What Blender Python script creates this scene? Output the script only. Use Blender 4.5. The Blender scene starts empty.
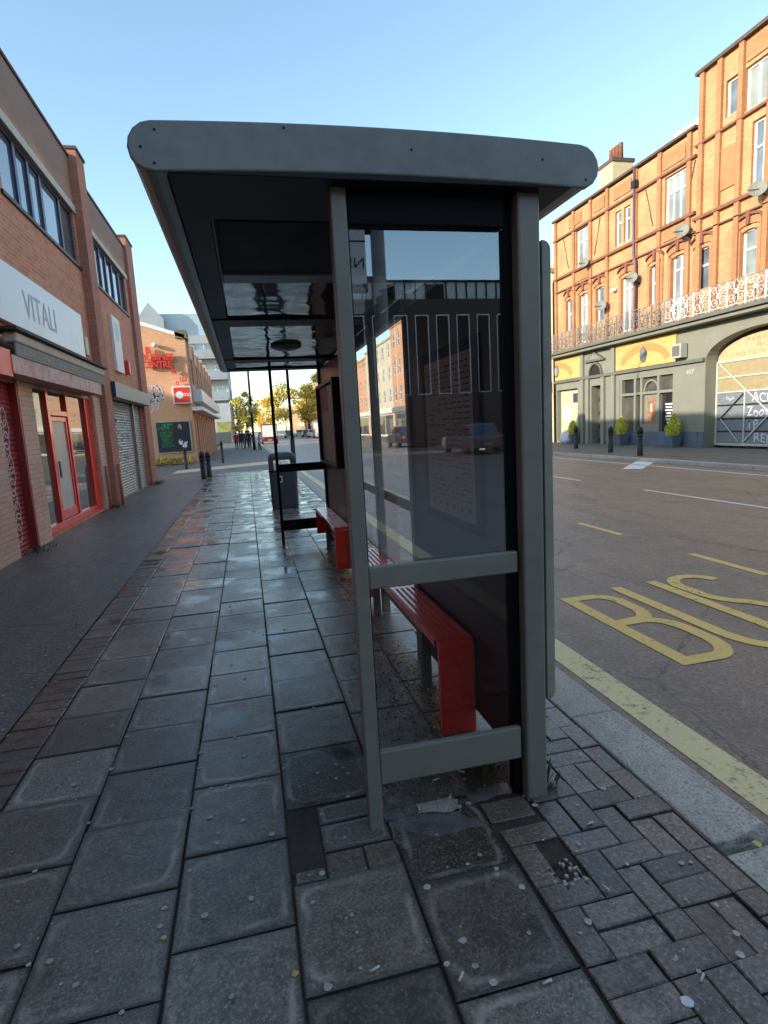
import bpy, math, random
from mathutils import Vector, Matrix
random.seed(7)
S = bpy.context.scene
COL = S.collection
# ------------------------------------------------------------------ camera
CH = 1.6
F_PX, YAW, PITCH, ROLL = 581.86, .2234, .1498, .0551
def cam_rows():
    cy, sy = math.cos(YAW), math.sin(YAW)
    fw = Vector((sy*math.cos(PITCH), cy*math.cos(PITCH), -math.sin(PITCH)))
    rt = Vector((cy, -sy, 0)); dn = fw.cross(rt)
    r = math.cos(ROLL)*rt + math.sin(ROLL)*dn
    d = -math.sin(ROLL)*rt + math.cos(ROLL)*dn
    return r, d, fw
RT, DN, FW = cam_rows()
def ray(x, y):
    return (RT*((x-384)/F_PX) + DN*((y-512)/F_PX) + FW).normalized()
def atX(x, y, X):
    r = ray(x, y); return r*(X/r.x) + Vector((0, 0, CH))
def atY(x, y, Y):
    r = ray(x, y); return r*(Y/r.y) + Vector((0, 0, CH))
def atZ(x, y, z=0.0):
    r = ray(x, y); return r*((z-CH)/r.z) + Vector((0, 0, CH))
cd = bpy.data.cameras.new('camera'); cam = bpy.data.objects.new('camera', cd); COL.objects.link(cam)
m = Matrix((RT, -DN, -FW)).transposed().to_4x4(); m.translation = Vector((0, 0, CH)); cam.matrix_world = m
cd.sensor_fit = 'VERTICAL'; cd.sensor_height = 36; cd.sensor_width = 36; cd.lens = F_PX/1024*36
cd.clip_start = .05; cd.clip_end = 3000
S.camera = cam
# ------------------------------------------------------------------ sky, sun, exposure
SUN_EL = math.radians(16.4); AZ = (.947, .32)      # horizontal direction the light travels
w = bpy.data.worlds.new('World'); S.world = w; w.use_nodes = True
nt = w.node_tree; nt.nodes.clear()
sky = nt.nodes.new('ShaderNodeTexSky'); sky.sky_type = 'NISHITA'; sky.sun_disc = False
sky.sun_elevation = SUN_EL; sky.sun_rotation = math.atan2(-AZ[0], -AZ[1])
sky.air_density = 1.0; sky.dust_density = 0.5; sky.ozone_density = 1.8; sky.altitude = 0
bg = nt.nodes.new('ShaderNodeBackground'); bg.inputs[1].default_value = .122
wo = nt.nodes.new('ShaderNodeOutputWorld')
tw = nt.nodes.new('ShaderNodeMixRGB'); tw.blend_type = 'MULTIPLY'; tw.inputs[0].default_value = 1; tw.inputs[2].default_value = (1.0, 1.0, .92, 1)
nt.links.new(sky.outputs[0], tw.inputs[1]); nt.links.new(tw.outputs[0], bg.inputs[0]); nt.links.new(bg.outputs[0], wo.inputs[0])
sl = bpy.data.lights.new('sun', 'SUN'); sl.energy = 2.0; sl.angle = math.radians(.6); sl.color = (1, .91, .77)
so = bpy.data.objects.new('sun', sl); COL.objects.link(so)
sd = Vector((AZ[0]*math.cos(SUN_EL), AZ[1]*math.cos(SUN_EL), -math.sin(SUN_EL)))
so.rotation_euler = sd.to_track_quat('-Z', 'Y').to_euler(); so.location = (-20, -40, 30)
S.view_settings.view_transform = 'Standard'; S.view_settings.look = 'None'
S.view_settings.exposure = 1.85; S.view_settings.gamma = 1
S.render.engine = 'CYCLES'
S.cycles.max_bounces = 10; S.cycles.transparent_max_bounces = 16; S.cycles.caustics_reflective = False
S.cycles.caustics_refractive = False; S.cycles.use_denoising = True
S.cycles.sample_clamp_indirect = 6
# ------------------------------------------------------------------ materials
def newmat(name):
    m = bpy.data.materials.new(name); m.use_nodes = True
    n = m.node_tree.nodes; return m, n, m.node_tree.links, n['Principled BSDF']
def rgb(c): return (c[0], c[1], c[2], 1)
def nodes_noise(n, l, vec, scale, detail=5, rough=.6):
    t = n.new('ShaderNodeTexNoise'); t.inputs['Scale'].default_value = scale
    t.inputs['Detail'].default_value = detail; t.inputs['Roughness'].default_value = rough
    l.new(vec, t.inputs['Vector']); return t.outputs['Fac']
def ramp(n, l, src, p0, p1, c0=(0, 0, 0, 1), c1=(1, 1, 1, 1)):
    r = n.new('ShaderNodeValToRGB'); r.color_ramp.elements[0].position = p0; r.color_ramp.elements[1].position = p1
    r.color_ramp.elements[0].color = c0; r.color_ramp.elements[1].color = c1
    l.new(src, r.inputs[0]); return r.outputs[0]
def mix(n, l, fac, a, b, mode='MIX'):
    x = n.new('ShaderNodeMixRGB'); x.blend_type = mode
    for s, i in ((fac, 0), (a, 1), (b, 2)):
        if isinstance(s, (int, float)): x.inputs[i].default_value = s
        elif isinstance(s, tuple): x.inputs[i].default_value = s
        else: l.new(s, x.inputs[i])
    return x.outputs[0]
def mth(n, l, op, a, b=None):
    x = n.new('ShaderNodeMath'); x.operation = op
    for s, i in ((a, 0), (b, 1)):
        if s is None: continue
        if isinstance(s, (int, float)): x.inputs[i].default_value = s
        else: l.new(s, x.inputs[i])
    return x.outputs[0]
def bump(n, l, p, h, strength, dist=.01):
    b = n.new('ShaderNodeBump'); b.inputs['Strength'].default_value = strength; b.inputs['Distance'].default_value = dist
    l.new(h, b.inputs['Height']); l.new(b.outputs[0], p.inputs['Normal'])
def M(name, c, rough=.6, metal=0., var=.15, scale=6., bmp=0., c2=None, spec=.5, coat=0):
    """plain surface with blotchy variation of tone and roughness"""
    m, n, l, p = newmat(name)
    g = n.new('ShaderNodeNewGeometry').outputs['Position']
    f = nodes_noise(n, l, g, scale); f2 = nodes_noise(n, l, g, scale*7, 3)
    fm = mth(n, l, 'MULTIPLY_ADD', f2, .4); n[-1].inputs[2].default_value = 0
    fm = mth(n, l, 'ADD', mth(n, l, 'MULTIPLY', f, .65), mth(n, l, 'MULTIPLY', f2, .35))
    r = ramp(n, l, fm, .33, .67)
    a = tuple(x*(1-var) for x in c); b = c2 or tuple(min(1, x*(1+var)) for x in c)
    l.new(mix(n, l, r, rgb(a), rgb(b)), p.inputs['Base Color'])
    l.new(mth(n, l, 'ADD', mth(n, l, 'MULTIPLY', f, .2), rough-.1), p.inputs['Roughness'])
    p.inputs['Metallic'].default_value = metal; p.inputs['Specular IOR Level'].default_value = spec
    p.inputs['Coat Weight'].default_value = coat; p.inputs['Coat Roughness'].default_value = .1
    if bmp: bump(n, l, p, f2, bmp)
    return m
def brick(name, c1, c2, mortar, bw=.225, bh=.075, msize=.008, dirt=.35, zdirt=None, rough=.85):
    m, n, l, p = newmat(name)
    g = n.new('ShaderNodeNewGeometry').outputs['Position']
    s = n.new('ShaderNodeSeparateXYZ'); l.new(g, s.inputs[0])
    cmb = n.new('ShaderNodeCombineXYZ'); l.new(mth(n, l, 'ADD', s.outputs[0], s.outputs[1]), cmb.inputs[0]); l.new(s.outputs[2], cmb.inputs[1])
    b = n.new('ShaderNodeTexBrick'); l.new(cmb.outputs[0], b.inputs['Vector'])
    b.inputs['Scale'].default_value = 1; b.inputs['Brick Width'].default_value = bw; b.inputs['Row Height'].default_value = bh
    b.inputs['Mortar Size'].default_value = msize; b.inputs['Mortar Smooth'].default_value = .3
    b.inputs['Color1'].default_value = rgb(c1); b.inputs['Color2'].default_value = rgb(c2); b.inputs['Mortar'].default_value = rgb(mortar)
    f = nodes_noise(n, l, g, .9, 6); f2 = nodes_noise(n, l, g, 28, 4)
    col = mix(n, l, mth(n, l, 'MULTIPLY', ramp(n, l, f, .4, .7), dirt), b.outputs[0], tuple(x*.45 for x in c1)+(1,))
    col = mix(n, l, mth(n, l, 'MULTIPLY', ramp(n, l, f2, .35, .75), .35), col, tuple(min(1, x*1.25) for x in c2)+(1,))
    if zdirt:
        mr = n.new('ShaderNodeMapRange'); l.new(mth(n, l, 'ADD', s.outputs[2], mth(n, l, 'MULTIPLY', f, .8)), mr.inputs[0])
        mr.inputs[1].default_value = zdirt[0]; mr.inputs[2].default_value = zdirt[1]
        col = mix(n, l, mth(n, l, 'MULTIPLY', mr.outputs[0], .8), col, rgb(zdirt[2]))
    l.new(col, p.inputs['Base Color']); p.inputs['Roughness'].default_value = rough
    h = mth(n, l, 'ADD', mth(n, l, 'MULTIPLY', b.outputs['Fac'], -1), mth(n, l, 'MULTIPLY', f2, .3))
    bump(n, l, p, h, .5, .008)
    return m
def window_glass(name, c, rough=.04, spec=1.):
    m, n, l, p = newmat(name)
    g = n.new('ShaderNodeNewGeometry').outputs['Position']
    f = nodes_noise(n, l, g, .8, 2)
    l.new(mix(n, l, ramp(n, l, f, .4, .6), rgb(tuple(x*.6 for x in c)), rgb(c)), p.inputs['Base Color'])
    p.inputs['Roughness'].default_value = rough; p.inputs['IOR'].default_value = 1.7
    p.inputs['Specular IOR Level'].default_value = spec
    bump(n, l, p, nodes_noise(n, l, g, 1.3, 1), .04, .05)
    return m
def clear_glass(name, tint, reflect, scratch=.0, fres=.8):
    m, n, l, p = newmat(name)
    out = n['Material Output']; n.remove(p)
    t = n.new('ShaderNodeBsdfTransparent'); t.inputs[0].default_value = rgb(tint)
    gl = n.new('ShaderNodeBsdfGlossy'); gl.inputs['Roughness'].default_value = .008; gl.inputs['Color'].default_value = (.86, .95, 1, 1)
    fr = n.new('ShaderNodeFresnel'); fr.inputs[0].default_value = 1.5
    g = n.new('ShaderNodeNewGeometry').outputs['Position']
    fac = mth(n, l, 'ADD', mth(n, l, 'MULTIPLY', fr.outputs[0], fres), reflect)
    n[-1].use_clamp = True
    mx = n.new('ShaderNodeMixShader'); l.new(fac, mx.inputs[0]); l.new(t.outputs[0], mx.inputs[1]); l.new(gl.outputs[0], mx.inputs[2])
    last = mx.outputs[0]
    if scratch:
        wv = n.new('ShaderNodeTexNoise'); mp = n.new('ShaderNodeMapping'); l.new(g, mp.inputs[0])
        mp.inputs['Rotation'].default_value = (0, .5, 0); mp.inputs['Scale'].default_value = (60, 1, 1.2)
        l.new(mp.outputs[0], wv.inputs['Vector']); wv.inputs['Scale'].default_value = 1.6; wv.inputs['Detail'].default_value = 4
        big = ramp(n, l, nodes_noise(n, l, g, 1.6, 2), .5, .75)
        sc = mth(n, l, 'MULTIPLY', ramp(n, l, wv.outputs['Fac'], .64, .72), big)
        smudge = mth(n, l, 'MULTIPLY', ramp(n, l, nodes_noise(n, l, g, 3.5, 6), .42, .8), .06)
        df = n.new('ShaderNodeBsdfDiffuse'); df.inputs[0].default_value = (.5, .52, .52, 1)
        m2 = n.new('ShaderNodeMixShader'); l.new(mth(n, l, 'MULTIPLY', mth(n, l, 'ADD', mth(n, l, 'MULTIPLY', sc, .35), smudge), scratch), m2.inputs[0])
        l.new(last, m2.inputs[1]); l.new(df.outputs[0], m2.inputs[2]); last = m2.outputs[0]
    l.new(last, out.inputs[0]); return m
def slab_mat(name, base, blue, ring=True, grain=85.):
    m, n, l, p = newmat(name)
    geo = n.new('ShaderNodeNewGeometry').outputs['Position']
    tone = n.new('ShaderNodeAttribute'); tone.attribute_name = 'tone'
    uv = n.new('ShaderNodeUVMap')
    su = n.new('ShaderNodeSeparateXYZ'); l.new(uv.outputs[0], su.inputs[0])
    s = n.new('ShaderNodeSeparateXYZ'); l.new(geo, s.inputs[0])
    fine = nodes_noise(n, l, geo, grain, 2, .7); mid = nodes_noise(n, l, geo, 11, 6, .7); big = nodes_noise(n, l, geo, 1.3, 5, .55)
    col = mix(n, l, ramp(n, l, mid, .36, .64), rgb(tuple(x*.5 for x in base)), rgb(tuple(x*1.25 for x in base)))
    col = mix(n, l, ramp(n, l, big, .35, .65), col, rgb(blue))
    # pale aggregate specks
    v = n.new('ShaderNodeTexVoronoi'); v.inputs['Scale'].default_value = 75; l.new(geo, v.inputs['Vector'])
    sp = mth(n, l, 'MULTIPLY', ramp(n, l, v.outputs['Distance'], .10, .20, (1, 1, 1, 1), (0, 0, 0, 1)), ramp(n, l, nodes_noise(n, l, geo, 5, 3), .45, .62))
    col = mix(n, l, mth(n, l, 'MULTIPLY', sp, .8), col, (.62, .58, .50, 1))
    col = mix(n, l, mth(n, l, 'MULTIPLY', ramp(n, l, fine, .54, .68), .45), col, (.50, .45, .37, 1))
    col = mix(n, l, mth(n, l, 'MULTIPLY', ramp(n, l, fine, .36, .47, (1, 1, 1, 1), (0, 0, 0, 1)), .5), col, (.06, .052, .045, 1))
    if ring:
        def edge(o):
            return mth(n, l, 'SUBTRACT', .5, mth(n, l, 'ABSOLUTE', mth(n, l, 'SUBTRACT', o, .5)))
        wob = mth(n, l, 'MULTIPLY', mth(n, l, 'SUBTRACT', nodes_noise(n, l, geo, 7, 3), .5), .16)
        eu, ev = edge(su.outputs[0]), edge(su.outputs[1])
        # rounded rectangle distance : smooth minimum of edge distances
        e = n.new('ShaderNodeMath'); e.operation = 'SMOOTH_MIN'; l.new(eu, e.inputs[0]); l.new(ev, e.inputs[1]); e.inputs[2].default_value = .22
        ed = mth(n, l, 'ADD', e.outputs[0], wob)
        d = mth(n, l, 'ABSOLUTE', mth(n, l, 'SUBTRACT', ed, .085))
        rg = ramp(n, l, d, .008, .035, (1, 1, 1, 1), (0, 0, 0, 1))
        rg = mth(n, l, 'MULTIPLY', rg, ramp(n, l, nodes_noise(n, l, geo, 2.6, 3), .44, .60))
        col = mix(n, l, mth(n, l, 'MULTIPLY', rg, .5), col, (.60, .53, .44, 1))
        ec = ramp(n, l, mth(n, l, 'MINIMUM', eu, ev), .0, .06, (1, 1, 1, 1), (0, 0, 0, 1))
        col = mix(n, l, mth(n, l, 'MULTIPLY', ec, .6), col, (.05, .043, .036, 1))
    col = mix(n, l, 1., col, tone.outputs['Color'], 'MULTIPLY')
    # standing water: patches grow with distance from the camera, as the photo shows
    mr = n.new('ShaderNodeMapRange'); l.new(s.outputs[1], mr.inputs[0]); mr.inputs[1].default_value = 3; mr.inputs[2].default_value = 8
    mr.inputs[3].default_value = -.05; mr.inputs[4].default_value = .05
    wetn = mth(n, l, 'ADD', nodes_noise(n, l, geo, 2.1, 4, .5), mr.outputs[0])
    wet = ramp(n, l, wetn, .55, .65)
    col = mix(n, l, mth(n, l, 'MULTIPLY', wet, .35), col, (.03, .03, .032, 1))
    l.new(col, p.inputs['Base Color'])
    damp = ramp(n, l, nodes_noise(n, l, geo, 1.7, 4), .3, .7, (.42, .42, .42, 1), (.17, .17, .17, 1))
    l.new(mix(n, l, wet, damp, (.11, .11, .11, 1)), p.inputs['Roughness'])
    h = mth(n, l, 'ADD', mth(n, l, 'MULTIPLY', fine, .5), mth(n, l, 'MULTIPLY', mid, .9))
    b = n.new('ShaderNodeBump'); b.inputs['Distance'].default_value = .006
    l.new(mth(n, l, 'SUBTRACT', .5, mth(n, l, 'MULTIPLY', wet, .45)), b.inputs['Strength'])
    l.new(h, b.inputs['Height']); l.new(b.outputs[0], p.inputs['Normal'])
    return m
def asphalt_mat(name, c, c2, wetmin=.35, grain=180., speck=.3):
    m, n, l, p = newmat(name)
    geo = n.new('ShaderNodeNewGeometry').outputs['Position']
    v = n.new('ShaderNodeTexVoronoi'); v.inputs['Scale'].default_value = grain*.55; l.new(geo, v.inputs['Vector'])
    fine = nodes_noise(n, l, geo, grain, 2, .8); big = nodes_noise(n, l, geo, .5, 5); mid = nodes_noise(n, l, geo, 6, 5)
    col = mix(n, l, ramp(n, l, big, .38, .60), rgb(c), rgb(c2))
    col = mix(n, l, mth(n, l, 'MULTIPLY', ramp(n, l, mid, .40, .62), .4), col, rgb(tuple(x*.55 for x in c)))
    col = mix(n, l, mth(n, l, 'MULTIPLY', ramp(n, l, v.outputs['Color'], .55, .9), speck), col, (.36, .33, .29, 1))
    col = mix(n, l, mth(n, l, 'MULTIPLY', ramp(n, l, fine, .38, .48, (1, 1, 1, 1), (0, 0, 0, 1)), .55), col, (.035, .03, .027, 1))
    mpg = n.new('ShaderNodeMapping'); mpg.inputs['Scale'].default_value = (2.2, .12, 1); l.new(geo, mpg.inputs[0])
    col = mix(n, l, mth(n, l, 'MULTIPLY', ramp(n, l, nodes_noise(n, l, mpg.outputs[0], 1., 4), .48, .60), .30), col, rgb(tuple(x*.5 for x in c)))
    vc = n.new('ShaderNodeTexVoronoi'); vc.feature = 'DISTANCE_TO_EDGE'; vc.inputs['Scale'].default_value = .45; l.new(geo, vc.inputs['Vector'])
    crk = mth(n, l, 'ADD', vc.outputs['Distance'], mth(n, l, 'MULTIPLY', mth(n, l, 'SUBTRACT', nodes_noise(n, l, geo, 5, 5), .5), .06))
    col = mix(n, l, mth(n, l, 'MULTIPLY', ramp(n, l, mth(n, l, 'ABSOLUTE', crk), .002, .007, (1, 1, 1, 1), (0, 0, 0, 1)), .55), col, (.03, .027, .025, 1))
    l.new(col, p.inputs['Base Color'])
    l.new(ramp(n, l, mid, .3, .7, (wetmin+.25,)*3+(1,), (wetmin,)*3+(1,)), p.inputs['Roughness'])
    bump(n, l, p, mth(n, l, 'ADD', v.outputs['Distance'], fine), .6, .006)
    return m
def paint_mat(name, c, wear=.5, scale=30):
    """road paint worn through to the asphalt"""
    m, n, l, p = newmat(name)
    geo = n.new('ShaderNodeNewGeometry').outputs['Position']
    a = nodes_noise(n, l, geo, scale, 6, .75); b = nodes_noise(n, l, geo, 3, 4)
    f = ramp(n, l, mth(n, l, 'ADD', mth(n, l, 'MULTIPLY', a, .7), mth(n, l, 'MULTIPLY', b, .3)), wear, wear+.12)
    l.new(mix(n, l, f, rgb(c), (.075, .07, .068, 1)), p.inputs['Base Color']); p.inputs['Roughness'].default_value = .6
    bump(n, l, p, nodes_noise(n, l, geo, 150, 3), .5, .004)
    return m

PAINT = M('shelter_paint', (.25, .245, .195), .34, 0, .13, 2.2, .03)
PAINTL = M('panel_paint', (.36, .35, .28), .4, 0, .2, 3.5, .04)
PAINT_D = M('shelter_dark_paint', (.016, .016, .016), .5, 0, .2, 4, spec=.25)
ROOFP = M('roof_paint', (.235, .24, .22), .32, 0, .26, 2.2, .03)
DARKP = M('dark_panel', (.020, .019, .019), .4, 0, .25, 2)
BLACK = M('black_plastic', (.005, .005, .005), .6, 0, .2, 4, spec=.15)
RUBBER = M('rubber', (.015, .015, .015), .8)
RED = M('red_paint', (.88, .045, .03), .24, 0, .06, 5, .02, coat=.5)
REDW = M('worn_red_paint', (.40, .045, .03), .5, 0, .3, 9, .2)
SLABM = slab_mat('paving_slabs', (.225, .195, .155), (.165, .150, .128))
SLABD = slab_mat('stained_slab', (.11, .09, .068), (.065, .055, .043))
BRICKP = slab_mat('brick_pavers', (.25, .185, .14), (.17, .135, .11), ring=False, grain=70)
PATCH = M('blue_grey_patch', (.14, .13, .125), .3, 0, .6, 12, .6)
JOINT = M('joint_sand', (.055, .046, .036), .9, 0, .4, 30, .5)
GUM = M('chewing_gum', (.46, .43, .38), .7, 0, .45, 25)
ASPH = asphalt_mat('footway_asphalt', (.15, .128, .106), (.19, .165, .138), .33, 75, .45)
ROADM = asphalt_mat('road_asphalt', (.25, .19, .145), (.34, .225, .155), .33, 75, .6)
SIDEM = asphalt_mat('side_road_asphalt', (.15, .14, .125), (.19, .175, .15), .5, 120, .3)
YEL = paint_mat('yellow_road_paint', (.95, .60, .16), .54, 20)
YELP = paint_mat('pale_yellow_road_paint', (.86, .68, .34), .53, 26)
WHT = paint_mat('white_road_paint', (.85, .83, .76), .58)
GRAN = asphalt_mat('granite_kerb', (.56, .49, .41), (.68, .61, .51), .55, 90, .5)
ORB = brick('orange_brick', (.38, .215, .098), (.50, .32, .15), (.30, .20, .12), .22, .075, .009, .5)
TERR = brick('terracotta_brick', (.37, .16, .068), (.45, .21, .09), (.30, .14, .08), .22, .075, .007, .5)
TRIM = M('terracotta_trim', (.20, .075, .045), .7, 0, .3, 7, .2)
DTRIM = M('dark_coping', (.10, .06, .05), .8, 0, .35, 7, .2)
OCHRE = brick('painted_ochre_brick', (.50, .31, .095), (.60, .40, .14), (.44, .28, .10), .22, .075, .006, .15)
LBR = brick('brown_red_brick', (.44, .165, .095), (.62, .27, .155), (.55, .42, .31), .225, .075, .008, .3,
            (7.0, 7.5, (.20, .165, .14)))
LBR2 = brick('brown_red_pier_brick', (.38, .15, .105), (.48, .205, .14), (.24, .16, .13), .225, .075, .008, .3)
PIERB = brick('pale_pier_brick', (.60, .37, .28), (.70, .46, .36), (.42, .33, .27), .225, .075, .008, .4)
GBR = brick('gable_orange_brick', (.60, .31, .17), (.68, .37, .20), (.5, .3, .18), .225, .075, .007, .25)
OLIVE = M('olive_render', (.205, .200, .155), .7, 0, .10, 2, .1)
OLIVED = M('olive_trim', (.125, .125, .10), .6, 0, .15, 3, .1)
BLUEG = M('blue_grey_shade', (.10, .12, .16), .6, 0, .25, 2)  # bluish shade at the facade foot put into the colour, planters too
CREAM = M('cream_paint', (.44, .37, .21), .6, 0, .2, 4)
TAN = M('tan_board', (.32, .25, .13), .6, 0, .2, 6)
GATEG = M('gate_grey', (.17, .19, .20), .5, 0, .2, 5)
WHITE = M('white_paint', (.72, .72, .70), .5, 0, .1, 5)
WHITEF = M('white_window_frame', (.78, .78, .76), .4, 0, .05, 5)
BLUEF = M('blue_black_window_frame', (.045, .045, .10), .4, 0, .2, 5)
SIGNW = M('white_sign_board', (.62, .68, .72), .35, 0, .06, 2)
LETG = M('grey_letters', (.34, .38, .46), .5)
CON = M('concrete', (.36, .34, .31), .8, 0, .2, 4, .2)
CONL = M('pale_lintel', (.48, .49, .42), .7, 0, .15, 6, .2)
GREYM = M('galvanised_shutter', (.30, .29, .27), .45, .2, .2, 6)
GBOX = M('grey_shutter_box', (.28, .30, .28), .5, 0, .2, 4)
GBOXD = M('blue_black_box_end', (.03, .035, .07), .5)
REDS = M('dark_red_shutter', (.30, .035, .035), .5, 0, .25, 6)
AWN = M('awning_fabric', (.50, .49, .42), .8, 0, .15, 6)
AWNT = M('awning_dark', (.02, .022, .02), .7)
VAL = M('valance', (.26, .25, .22), .8, 0, .2, 12)
PINKW = M('peeling_pink_white_board', (.55, .17, .13), .6, 0, .35, 5, c2=(.66, .54, .50))
IRON = M('black_iron', (.018, .018, .02), .5, .2, .2, 8)
IRONB = M('balcony_iron', (.24, .21, .20), .6, .2, .3, 12)
IRONW = M('pale_balcony_iron', (.64, .62, .60), .6, .1, .35, 6)
GLAZ = window_glass('upper_window_glass', (.16, .20, .24))
GLAZD = window_glass('dark_window_glass', (.030, .032, .035), .05)
GLAZC = window_glass('curtained_window_glass', (.28, .31, .30), .12, .6)
GLAZS = window_glass('shop_glass', (.10, .095, .075), .03, 1.)
PANE = clear_glass('shelter_glass', (1., 1., 1.), .25, .25)
PANEB = clear_glass('shelter_back_glass', (.99, .99, .99), .0, .08, .3)
LEAFG = M('leaf_green', (.30, .32, .05), .7, 0, .4, 1.5, c2=(.52, .48, .09))
LEAFY = M('leaf_yellow', (.80, .58, .10), .7, 0, .3, 1.5)
LEAFO = M('leaf_orange', (.85, .48, .06), .7, 0, .3, 1.5)
LEAFC = M('conifer_leaf', (.62, .62, .06), .7, 0, .4, 9)
BARK = M('bark', (.09, .07, .05), .9, 0, .3, 9, .4)
SKIN = M('skin', (.42, .25, .18), .6)
CLOTH = M('dark_cloth', (.025, .03, .045), .9)
CLOTHR = M('red_cloth', (.5, .02, .03), .9)
JEAN = M('jeans', (.05, .07, .12), .9)
HAIR = M('hair', (.03, .02, .015), .7)
CARD = M('car_paint_dark', (.03, .035, .04), .25, .3, .1, 5, coat=.8)
CARW = M('car_paint_pale', (.55, .56, .57), .3, .1, .1, 5, coat=.8)
CARR = M('car_paint_maroon', (.12, .02, .03), .3, .1, .1, 5, coat=.8)
STEEL = M('grey_steel', (.16, .17, .18), .4, .4, .2, 5)
ZINC = M('zinc_cladding', (.40, .43, .47), .4, .3, .15, 3)
DKBR = brick('dark_brick', (.035, .03, .03), (.05, .04, .038), (.03, .03, .03))
POSTERM = M('poster_paper', (.36, .37, .36), .45, 0, .12, 12)
GRAF = M('white_graffiti', (.62, .60, .64), .6, 0, .2, 10)
GRAFP = M('purple_graffiti', (.25, .18, .38), .6, 0, .2, 10)
GRAFR = M('faded_red_graffiti', (.35, .10, .10), .6, 0, .2, 10)
GREENT = M('green_lettering', (.06, .42, .12), .6, 0, .3, 10)
POSTD = M('dark_poster', (.012, .014, .022), .5)
REDSIGN = M('red_sign', (.72, .04, .02), .4, 0, .06, 5)
LREN = M('pale_grey_render', (.30, .33, .35), .6, 0, .1, .4)
MREN = M('modern_grey_cladding', (.26, .30, .34), .5, 0, .12, .3)
TERY = brick('yellow_stock_brick', (.60, .46, .25), (.68, .54, .32), (.45, .36, .22))
TERO = brick('red_stock_brick', (.55, .28, .16), (.62, .34, .20), (.45, .3, .2))
SLATE = M('slate_roof', (.08, .085, .10), .6, 0, .25, 3)
MOSS = M('moss', (.06, .075, .02), .9, 0, .5, 20, .5)
TYRE = M('tyre', (.012, .012, .012), .8)

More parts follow.
